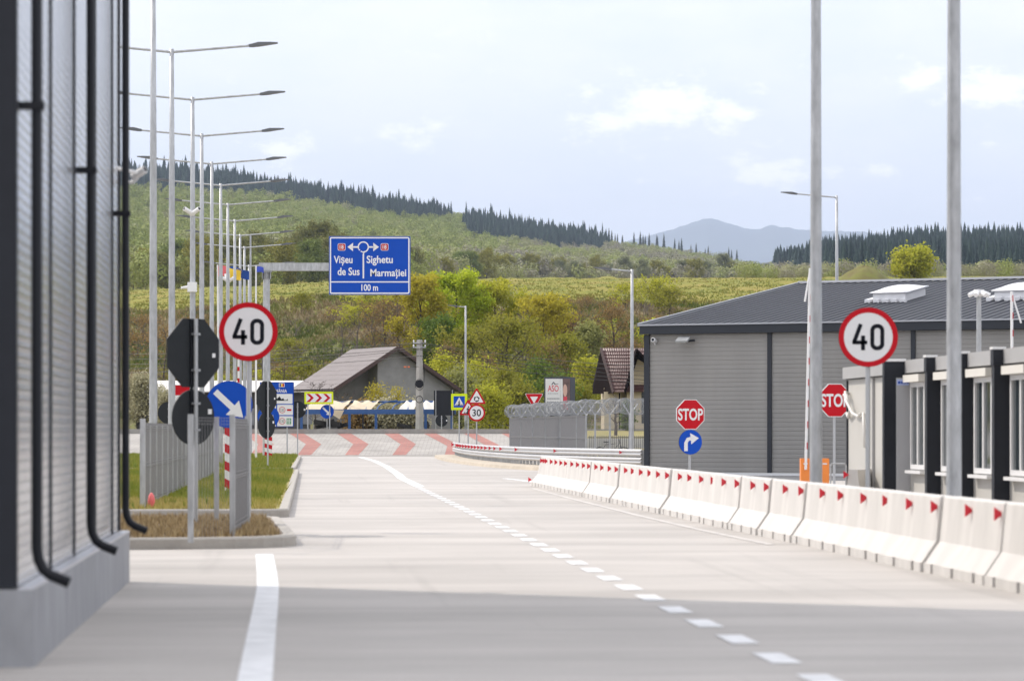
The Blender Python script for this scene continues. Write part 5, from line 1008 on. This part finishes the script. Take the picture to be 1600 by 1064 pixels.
# ================================================================== guard rail along the roundabout exit
def smooth(pts, n=6):
    out = []
    for i in range(len(pts) - 1):
        p0, p1, p2, p3 = pts[max(i - 1, 0)], pts[i], pts[i + 1], pts[min(i + 2, len(pts) - 1)]
        for k in range(n): t = k / n; out.append(.5 * (2 * p1 + (p2 - p0) * t + (2 * p0 - 5 * p1 + 4 * p2 - p3) * t * t + (3 * p1 - p0 - 3 * p2 + p3) * t ** 3))
    return out + [pts[-1]]
gp_ = smooth([P(px, 672, d).xy.to_3d() for px, d in [(709, 181), (714, 172), (726, 160), (745, 149.5), (772, 140), (805, 132), (850, 125), (905, 119.5), (960, 115.5), (1004, 112.8)]], 8)
gr = thing('guard_rail', 'white double guard rail with red reflectors curving along the roundabout exit', 'guard rail', (0, 0, 0))
wp = [(-.02, .30), (-.08, .24), (-.08, .19), (-.01, .15), (-.08, .11), (-.08, .06), (-.02, 0)]
def rail(z0, zz, m=None):
    vs = []; n = len(wp)
    for i, q in enumerate(gp_):
        t = (gp_[min(i + 1, len(gp_) - 1)] - gp_[max(i - 1, 0)]).normalized(); s = Vector((t.y, -t.x, 0)); s = -s if s.y > 0 else s
        vs += [q + s * (-x) + Vector((0, 0, z0 + z * zz)) for x, z in wp]
    return MB().add(vs, [(i * n + k, i * n + k + 1, (i + 1) * n + k + 1, (i + 1) * n + k) for i in range(len(gp_) - 1) for k in range(n - 1)]).obj('rail', M('white_rail', (.50, .50, .505), .4, .2, .06, 2), gr, True)
rail(.60, .85); rail(.32, .8)
clen = 0
for i in range(1, len(gp_)):
    seg = (gp_[i] - gp_[i - 1]).length; q = gp_[i]; t = (gp_[i] - gp_[i - 1]).normalized(); s = Vector((t.y, -t.x, 0)); s = -s if s.y > 0 else s
    MB().box((q.x - s.x * .1, q.y - s.y * .1, .40), (.12, .08, .86)).obj('post', galv, gr)
    if i < 44 and seg > 1.2: q2 = (gp_[i] + gp_[i - 1]) / 2; MB().box((q2.x - s.x * .1, q2.y - s.y * .1, .40), (.12, .08, .86)).obj('post', galv, gr)
for px in [711, 717.5, 720.5, 723.8, 728, 732.5, 737, 742, 746.8, 752, 757.3, 763, 770, 777.5, 787, 811, 872, 975]:
    q = min(gp_, key=lambda g: abs(800 + F * g.x / g.y - px)); x = (px - 800) / F * q.y; s9 = 3.0 / F * q.y; zc = .735; i_ = gp_.index(q); t = (gp_[min(i_ + 1, len(gp_) - 1)] - gp_[max(i_ - 1, 0)]).normalized(); s = Vector((t.y, -t.x, 0)); s = -s if s.y > 0 else s; x += s.x * .13; yq = q.y + s.y * .13
    MB().add([(x - s9 * .7, yq, zc - s9), (x + s9, yq - .01, zc), (x - s9 * .7, yq, zc + s9)], [(0, 1, 2)]).obj('reflector', refl_red, gr)
# its kerb
vs = []; kp = gp_
for i, q in enumerate(kp):
    t = (kp[min(i + 1, len(kp) - 1)] - kp[max(i - 1, 0)]).normalized(); s = Vector((t.y, -t.x, 0)); s = -s if s.y > 0 else s
    vs += [q + s * 1.1 + Vector((0, 0, -.01)), q + s * 1.05 + Vector((0, 0, .13)), q + s * .6 + Vector((0, 0, .15)), q - s * 1.2 + Vector((0, 0, .15))]
kind(MB().add(vs, [(i * 4 + k, i * 4 + k + 1, (i + 1) * 4 + k + 1, (i + 1) * 4 + k) for i in range(len(kp) - 1) for k in range(3)]).obj('kerb', M('sandy_kerb', (.46, .40, .32), .9, 0, .12, 1)))
# ================================================================== razor wire fence
rz = thing('razor_wire_fence', 'grey mesh security fence topped with coiled razor wire', 'fence', (0, 0, 0)); fp = [P(797, 672, 184).xy.to_3d(), P(860, 672, 164).xy.to_3d(), P(916, 672, 151).xy.to_3d()]; fq = [fp[-1], P(930, 672, 149).xy.to_3d(), P(953, 672, 146).xy.to_3d(), P(984, 672, 143).xy.to_3d(), P(1030, 672, 139).xy.to_3d()]
ZT = 2.22
for a, c in zip(fp, fp[1:]): mesh_panel(rz, a, c, .05, ZT, .06, .016, (.02, .5, .98))
for a, c in zip(fq, fq[1:]): mesh_panel(rz, a, c, .05, ZT, .10, .005, (.02, .3, .55, .8, .98))
allp = fp[:-1] + fq
def cum(pts, s):
    for a, c in zip(pts, pts[1:]):
        l = (c - a).length
        if s <= l: return a + (c - a) * (s / l), (c - a) / l
        s -= l
    return pts[-1], (pts[-1] - pts[-2]).normalized()
TL = sum((c - a).length for a, c in zip(allp, allp[1:]))
for kx in range(3):
    hp = []; st = 0; r_ = random.Random(kx)
    while st < TL:
        q, t = cum(allp, st); nn = Vector((t.y, -t.x, 0)); th = st / .23 * 2 * math.pi + kx * 1.9; rd = .31 + .06 * math.sin(st * 3.1 + kx); hp.append(q + nn * (rd * math.cos(th)) + Vector((0, 0, ZT + .38 + rd * math.sin(th) + .03 * math.sin(st)))); st += .021
    MB().tube(hp, .0055, 3, False).obj('razor_wire', M('razor_wire_steel', (.27, .28, .29), .5, .3), rz)
for i, q in enumerate([cum(fp, s)[0] for s in (0, 6, 12, 18, 24, 30)] + fq[1:-1] + [fp[-1]]):
    po = MB().box((q.x, q.y, ZT / 2), (.09, .09, ZT + .02)).obj('post', galv, rz); MB().bar((q.x, q.y, ZT), (q.x + .36, q.y - .1, ZT + .50), .05).obj('arm', white, po); MB().bar((q.x, q.y, ZT), (q.x - .30, q.y + .1, ZT + .48), .05).obj('arm', galv, po)
bk = thing('bicycle', 'bicycle leaning behind the wire fence below the tiled house', 'bicycle', (P(957, 672, 147).x, 148, -.52), R(8))
for x in (-.55, .55): w9 = MB(); w9.tube([(x + .33 * math.cos(k * math.pi / 10), 0, .93 + .33 * math.sin(k * math.pi / 10)) for k in range(21)], .022, 6, False); w9.obj('wheel', black, bk)
MB().tube([(-.55, 0, .93), (-.1, 0, .95), (-.25, 0, 1.45), (-.55, 0, .93)], .018, 6).tube([(-.1, 0, .95), (.38, 0, 1.45), (-.22, 0, 1.38)], .018, 6).tube([(.55, 0, .93), (.38, 0, 1.45), (.34, 0, 1.6)], .018, 6).obj('frame', dark, bk); MB().box((-.27, 0, 1.5), (.24, .1, .05)).obj('saddle', black, bk); MB().tube([(.34, -.2, 1.62), (.34, .2, 1.62)], .015, 6).obj('handlebar', dark, bk)
# ================================================================== grey hall
hA = Vector((4.56, 109.5, 0)); hf = Vector((.892, -.452, 0)); hg = Vector((.452, .892, 0)); HLn = 34.; HE = 5.10; RUN = 14.6; RISE = 2.02
hall = thing('grey_hall', 'wide grey hall with ribbed metal walls and a dark low pitched roof', 'building', hA, math.atan2(hf.y, hf.x))      # local x along the front, y to the back
wallm = M('grey_ribbed_cladding', (.27, .26, .245), .5, .1, .09, .5, stretch=(1.5, 1, .35), detail=7); z_ = .0; pr_ = []
while z_ < HE - .3: pr_ += [(0, z_), (0, z_ + .095), (.010, z_ + .105), (.010, z_ + .138)]; z_ += .15
n = len(pr_); hw_ = MB().add([(.12, y, z) for y, z in pr_] + [(HLn, y, z) for y, z in pr_], [(i, i + n, i + 1 + n, i + 1) for i in range(n - 1)])
hw_.add([(.12, 0, 0), (.12, 2 * RUN, 0), (.12, 2 * RUN, HE - .3), (.12, RUN, HE + RISE - .2), (.12, .0, HE - .3)], [(0, 1, 2, 3, 4)]); hw_.add([(.12, 2 * RUN, 0), (HLn, 2 * RUN, 0), (HLn, 2 * RUN, HE), (.12, 2 * RUN, HE)], [(0, 1, 2, 3)]); hw_.obj('wall', wallm, hall)
trimm = M('slate_trim', (.028, .032, .040), .5, 0, .05, 2, spec=.3); MB().box2((-.02, -.07, 0), (.17, .12, HE - .31)).obj('corner_post', trimm, hall)
for x in (4.52, 9.6, 14.6, 19.6): MB().box2((x, -.06, 0.02), (x + .15, -.01, HE - .305)).obj('joint_post', trimm, hall)
MB().box2((-.12, -.22, HE - .30), (HLn + .1, .02, HE - .02)).obj('fascia', trimm, hall); MB().box2((-.15, -.26, HE - .018), (HLn + .1, -.05, HE + .03)).obj('gutter_edge', M('gutter_metal', (.42, .43, .46), .35, .4), hall)
roofm = M('dark_ribbed_roof', (.034, .037, .047), .5, .1, .06, .5, spec=.3); pitch = .33; b = MB(); x = -.12; pf = []
while x < HLn: pf += [(x, 0), (x + .19, 0), (x + .215, .045), (x + .285, .045), (x + .31, 0)]; x += pitch
n = len(pf); nv = Vector((0, -RISE, RUN)).normalized(); ro = MB()
for y0, z0, y1, z1, nn in ((-.20, HE - .015, RUN, HE + RISE, nv), (2 * RUN + .1, HE, RUN, HE + RISE, Vector((0, RISE, RUN)).normalized())):
    ro.add([Vector((px_, y0, z0)) + nn * h for px_, h in pf] + [Vector((px_, y1, z1)) + nn * h for px_, h in pf], [(i, i + 1, i + 1 + n, i + n) for i in range(n - 1)])
hroof = ro.obj('roof', roofm, hall); MB().bar((-.16, -.22, HE + .02), (-.16, RUN, HE + RISE + .03), .10, .10).obj('verge_trim', M('light_verge', (.30, .31, .33), .4, .4), hroof)
MB().box2((-.15, RUN - .18, HE + RISE + .02), (HLn, RUN + .18, HE + RISE + .10)).obj('ridge_cap', M('ridge_metal', (.62, .62, .64), .4, .3), hroof)
MB().box2((.0, -.12, -.02), (HLn, -.03, .09)).obj('base_trim', white, hall)
ir = Matrix.Rotation(-math.atan2(hf.y, hf.x), 3, 'Z')
def on_roof(px, py):                          # where the view ray meets the front slope, in hall coordinates
    e = CH; dr = Vector(((px - 800) / F, 1, (HY - py) / F)); o_ = ir @ (Vector((0, 0, CH)) - hA); r_ = ir @ dr; kk = RISE / RUN; t = (HE + kk * o_.y - o_.z) / (r_.z - kk * r_.y); return o_ + r_ * t
pl_ = M('skylight_plastic', (.72, .72, .74), .3, 0, .03, 2)
for lb, (x0, y0), sx, sy in (('first', (1364, 474), 1.2, 2.1), ('second', (1554, 471), 1.4, 2.3)):
    q = on_roof(x0, y0); kk = RISE / RUN; X0 = q.x; Yb = q.y
    zb = lambda y: HE + kk * y + .03
    def blk(x_0, x_1, y_0, y_1, h0, h1): return [(x_0, y_0, zb(y_0) + h0), (x_1, y_0, zb(y_0) + h0), (x_1, y_1, zb(y_1) + h0), (x_0, y_1, zb(y_1) + h0), (x_0, y_0, zb(y_0) + h1), (x_1, y_0, zb(y_0) + h1), (x_1, y_1, zb(y_1) + h1), (x_0, y_1, zb(y_1) + h1)]
    FB = [(0, 1, 5, 4), (1, 2, 6, 5), (2, 3, 7, 6), (3, 0, 4, 7), (4, 5, 6, 7), (0, 3, 2, 1)]
    skl = MB().add(blk(X0, X0 + sx, Yb, Yb + sy, 0, .32), FB).obj('skylight', pl_, hroof)
    b = MB(); k = 0; x = X0 - .25
    while x < X0 + sx + .05: b.add(blk(x, x + .2, Yb - .18, Yb + sy * .9 if x < X0 - .2 else (Yb + sy + 1.1 if x > X0 + sx - .02 else Yb - .003), .0, .12), FB); x += pitch
    b.obj('flashing', pl_, skl); vs = []; nn_ = 8
    for i in range(nn_ + 1):
        for j in range(nn_ + 1): u_, v_ = i / nn_, j / nn_; y = Yb - .08 + (sy + .16) * v_; vs.append((X0 - .1 + (sx + .2) * u_, y, zb(y) + .34 + .15 * (math.sin(math.pi * u_) * math.sin(math.pi * v_)) ** .6))
    fs = [(i * 9 + j, (i + 1) * 9 + j, (i + 1) * 9 + j + 1, i * 9 + j + 1) for i in range(8) for j in range(8)]; MB().add(vs, fs).add(blk(X0 - .1, X0 + sx + .1, Yb - .08, Yb + sy + .08, .325, .355), FB).obj('dome', pl_, skl, True)
fl_ = thing('floodlight', 'flat grey floodlight under the eave of the hall', 'lamp', hA + hf * 1.62 + Vector((0, 0, 4.55)) - hg * .1, math.atan2(hf.y, hf.x)); MB().box((-.05, -.28, .04), (.44, .30, .06), Matrix.Rotation(R(28), 3, 'X')).obj('housing', galvd, fl_); MB().add([(-.24, -.435, -.062), (.14, -.435, -.062), (.14, -.18, .063 - .05), (-.24, -.18, .063 - .05)], [(0, 1, 2, 3)]).obj('lens', M('floodlight_glass', (.6, .58, .5), .2), fl_); MB().bar((.1, -.15, .0), (.22, .06, .02), .07).obj('bracket', dark, fl_)
camera_unit('security_camera', 'small white camera at the top corner of the hall wall', hA + hf * .42 + Vector((0, 0, 4.58)) - hg * .2, R(-20), -10, L=.3, r=.075)
# strip of tarmac before the hall
b = MB().add([tuple(hA + hf * a - hg * c + Vector((0, 0, .004))) for a, c in ((0, .02), (34, .02), (34, 9), (3, 9))], [(0, 1, 2, 3)]); kind(b.obj('tarmac_strip', M('tarmac', (.115, .118, .125), .9, 0, .1, 1)))
# ================================================================== office containers
cu_ = Vector((-.062, .998, 0)).normalized(); cn = Vector((-.998, -.062, 0)).normalized(); c0 = Vector((6.88, 55.4, 0)); HC = 2.73
crz = math.atan2(-cu_.x, cu_.y)
cwall = M('container_panel', (.50, .482, .445), .5, 0, .03, 1.5); cgrey = M('container_grey_cornice', (.36, .355, .35), .5, 0, .06, 1.2); frm = M('white_frame', (.72, .71, .70), .4)
blind = M('shutter_cream', (.66, .63, .57), .5)
# local frame of a module: origin at its far front corner, -y towards the camera, -x out to the road
def module(label, d_far, W_, door=False, first=False, tmpl=None):
    o_ = c0 + cu_ * (d_far - 55.4)
    t = thing('office_container', label, 'container', o_, crz, 'office containers side by side')
    MB().box2((0, -W_ + .01, .05), (6.0, 0, HC - .24)).obj('wall', cwall, t); MB().box2((-.10, -W_ + .01, HC - .22), (6.0, 0, HC)).obj('cornice', cgrey, t)
    MB().box2((-.04, -W_ + .01, HC - .238), (.0, -.0, HC - .224)).obj('edge_strip', dark, t)
    MB().box2((.05, -W_ + .05, -.02), (5.9, -.05, .048)).obj('base', dark, t)
    return t
def window(t, y0, y1, z0=.86, z1=2.34, sh=True):
    w_ = MB(); 
    w_.box2((-.055, y0, z0), (.02, y0 + .075, z1)).box2((-.055, y1 - .075, z0), (.02, y1, z1)).box2((-.055, y0 + .075, z0), (.02, y1 - .075, z0 + .08)).box2((-.055, y0 + .075, z1 - .08), (.02, y1 - .075, z1)).box2((-.05, (y0 + y1) / 2 - .045, z0 + .08), (.018, (y0 + y1) / 2 + .045, z1 - .08))
    f = w_.obj('window', frm, t); MB().box2((-.02, y0 + .07, z0 + .07), (-.014, y1 - .07, z1 - .07)).obj('pane', glass, f); MB().box2((-.14, y0 - .06, z0 - .07), (-.0, y1 + .06, z0 - .02)).obj('sill', frm, f)
    if sh: MB().box2((-.17, y0 - .08, z1 + .005), (-.001, y1 + .08, z1 + .13)).obj('shutter_box', blind, f)
t = module('far plain office container with white conduits at its corner', 61.8, 6.36); MB().box2((-.03, -.08, .02), (.02, .02, HC - .25)).obj('corner_trim', dark, t)
cd = M('conduit_white', (.66, .64, .60), .5); MB().tube([(-.02, -.25, 2.22), (-.10, -.3, 2.26), (-.14, -.6, 2.1), (-.1, -1.1, 1.85), (-.05, -1.5, 1.78), (-.03, -1.6, 1.84)], .028, 8).obj('conduit', cd, t, True); MB().tube([(-.02, .0, 2.1), (-.09, -.1, 2.2), (-.11, -.5, 2.2), (-.09, -.8, 1.9), (-.06, -.4, 1.78), (-.03, -.1, 1.85)], .032, 8).obj('conduit', cd, t, True); MB().tube([(-.03, -1.9, 1.85), (-.05, -2.1, 1.62), (-.05, -2.2, 1.2)], .025, 8).obj('conduit', cd, t, True)
window(t, -6.2, -5.2); MB().box2((-.05, -3.0, .05), (-.001, -2.93, HC - .25)).obj('drain_pipe', cgrey, t)
def pier(t): MB().box2((-.235, -.1, .02), (-.001, .08, HC - .245)).obj('fin', dark, t); MB().box2((-.25, -.11, HC - .24), (-.101, .09, HC - .01)).obj('fin_head', dark, t); MB().box2((-.26, -.12, HC - .008), (-.06, .10, HC + .03)).obj('fin_cap', frm, t)
t = module('office container with the light side panel and blue sticker', 55.4, 2.68)
MB().box2((-.46, -.10, .02), (-.252, .08, HC - .30)).obj('fin', dark, t); MB().box2((-.46, -.101, HC - .299), (-.101, .079, HC - .02)).obj('fin_head', dark, t); MB().box2((-.48, -.12, HC - .018), (-.08, .10, HC + .03)).obj('fin_cap', frm, t)
lp_ = MB().box2((-.251, -.11, .02), (-.001, .07, HC - .30)).obj('light_panel', M('light_grey_panel', (.40, .40, .41), .5), t)
st_ = decal(lp_, [[(-.24, HC - .43), (-.03, HC - .43), (-.03, HC - .33), (-.24, HC - .33)]], 0, M('sticker_blue', (.45, .52, .8), .5), 'sticker', -.115); decal(lp_, [[(-.22 + .05 * k, HC - .40), (-.18 + .05 * k, HC - .40), (-.18 + .05 * k, HC - .36), (-.22 + .05 * k, HC - .36)] for k in range(4)], 1, bluem, 'sticker_mark', -.115)
window(t, -1.62, -.36)
for dfar, W_, lb in ((52.7, 2.58, 'office container behind the thick lamp post'), (50.1, 2.58, 'office container right of the thick lamp post'), (47.5, 2.5, 'office container at the right edge of the photo')):
    t = module(lb, dfar, W_); pier(t); window(t, -1.68, -.36)
t = module('office container just outside the right edge', 45.0, 2.5); pier(t); window(t, -1.68, -.36)
# ================================================================== utility pole and cables
dU = 211.; sU = F / dU; up_ = thing('utility_pole', 'square concrete utility pole with insulators and a round black cable reel', 'pole', (P(655.5, 672, dU).x, dU, ZB)); uz = lambda py: z_at(py, dU) - ZB
MB().tube([(0, 0, 0), (0, 0, uz(531))], [.27, .19], 4).obj('pole', M('pole_concrete', (.36, .35, .33), .9, 0, .15, 2), up_)
for z in (uz(536), uz(543)):
    a_ = MB().box((0, -.2, z), (.85, .07, .07)).obj('crossarm', galv, up_)
    for x in (-.38, .38): MB().tube([(x, -.2, z + .03), (x, -.2, z + .1), (x, -.2, z + .2)], [.03, .06, .03], 8).obj('insulator', white, a_)
MB().tube([(0, -.40, uz(600)), (0, -.26, uz(600))], .27, 16).obj('cable_reel', black, up_); b = MB(); b.tube([(.28 * math.cos(k * .45), -.33, uz(601) + .36 * math.sin(k * .45)) for k in range(15)], .015, 5); b.tube([(.22 * math.cos(k * .45), -.33, uz(624) + .22 * math.sin(k * .45)) for k in range(15)], .025, 5); b.tube([(.2, -.3, uz(560)), (.35, -.33, uz(580)), (.3, -.33, uz(598))], .015, 5); b.obj('cable_loop', black, up_)
cabm = M('cable_black', (.02, .02, .022), .6)
def cable(label, a, c, sag, r=.016):
    pts = [a.lerp(c, k / 24) + Vector((0, 0, -sag * 4 * (k / 24) * (1 - k / 24))) for k in range(25)]; o = MB().tube(pts, r, 4, False).obj('power_cable', cabm); tag(o, label, 'cable', 'overhead power cables')
for y0, yl_, yr in ((535, 553, 574), (537, 562, 583), (543, 570, 590), (546, 577, 597), (556, 583, 601)):
    cable('thin black overhead cable running left from the utility pole', P(655, y0, dU - .2), P(150, yl_, 228), .25); cable('thin black overhead cable running right from the utility pole', P(656, y0, dU - .2), P(1060, yr, 200), .3)
o = thing('cable_marker', 'two orange marker sleeves on a cable by the gable', 'marker', P(637, 573.3, dU - .4)); MB().tube([(-.25, 0, 0), (-.08, 0, 0)], .05, 6).tube([(.0, 0, .0), (.14, 0, .0)], .05, 6).obj('sleeve', M('orange_sleeve', (.75, .18, .06), .5), o); MB().tube([(-.25, 0, 0), (.8, .25, .02)], .012, 5).obj('stay', cabm, o)
# ================================================================== air between the camera and the mountains
hz_ = bpy.data.materials.new('haze'); hz_.use_nodes = True; nt = hz_.node_tree; nt.nodes.remove(nt.nodes['Principled BSDF']); pv = nt.nodes.new('ShaderNodeVolumePrincipled'); pv.inputs['Color'].default_value = (.655, .775, 1, 1); pv.inputs['Density'].default_value = .000062; pv.inputs['Anisotropy'].default_value = .1
nt.links.new(pv.outputs[0], nt.nodes['Material Output'].inputs['Volume'])
hb = MB().box2((-29000, -3100, -1.2), (29000, 29000, 1900)).obj('haze', hz_); stuff(hb, 'thin pale blue air that fades the far hills', 'haze')
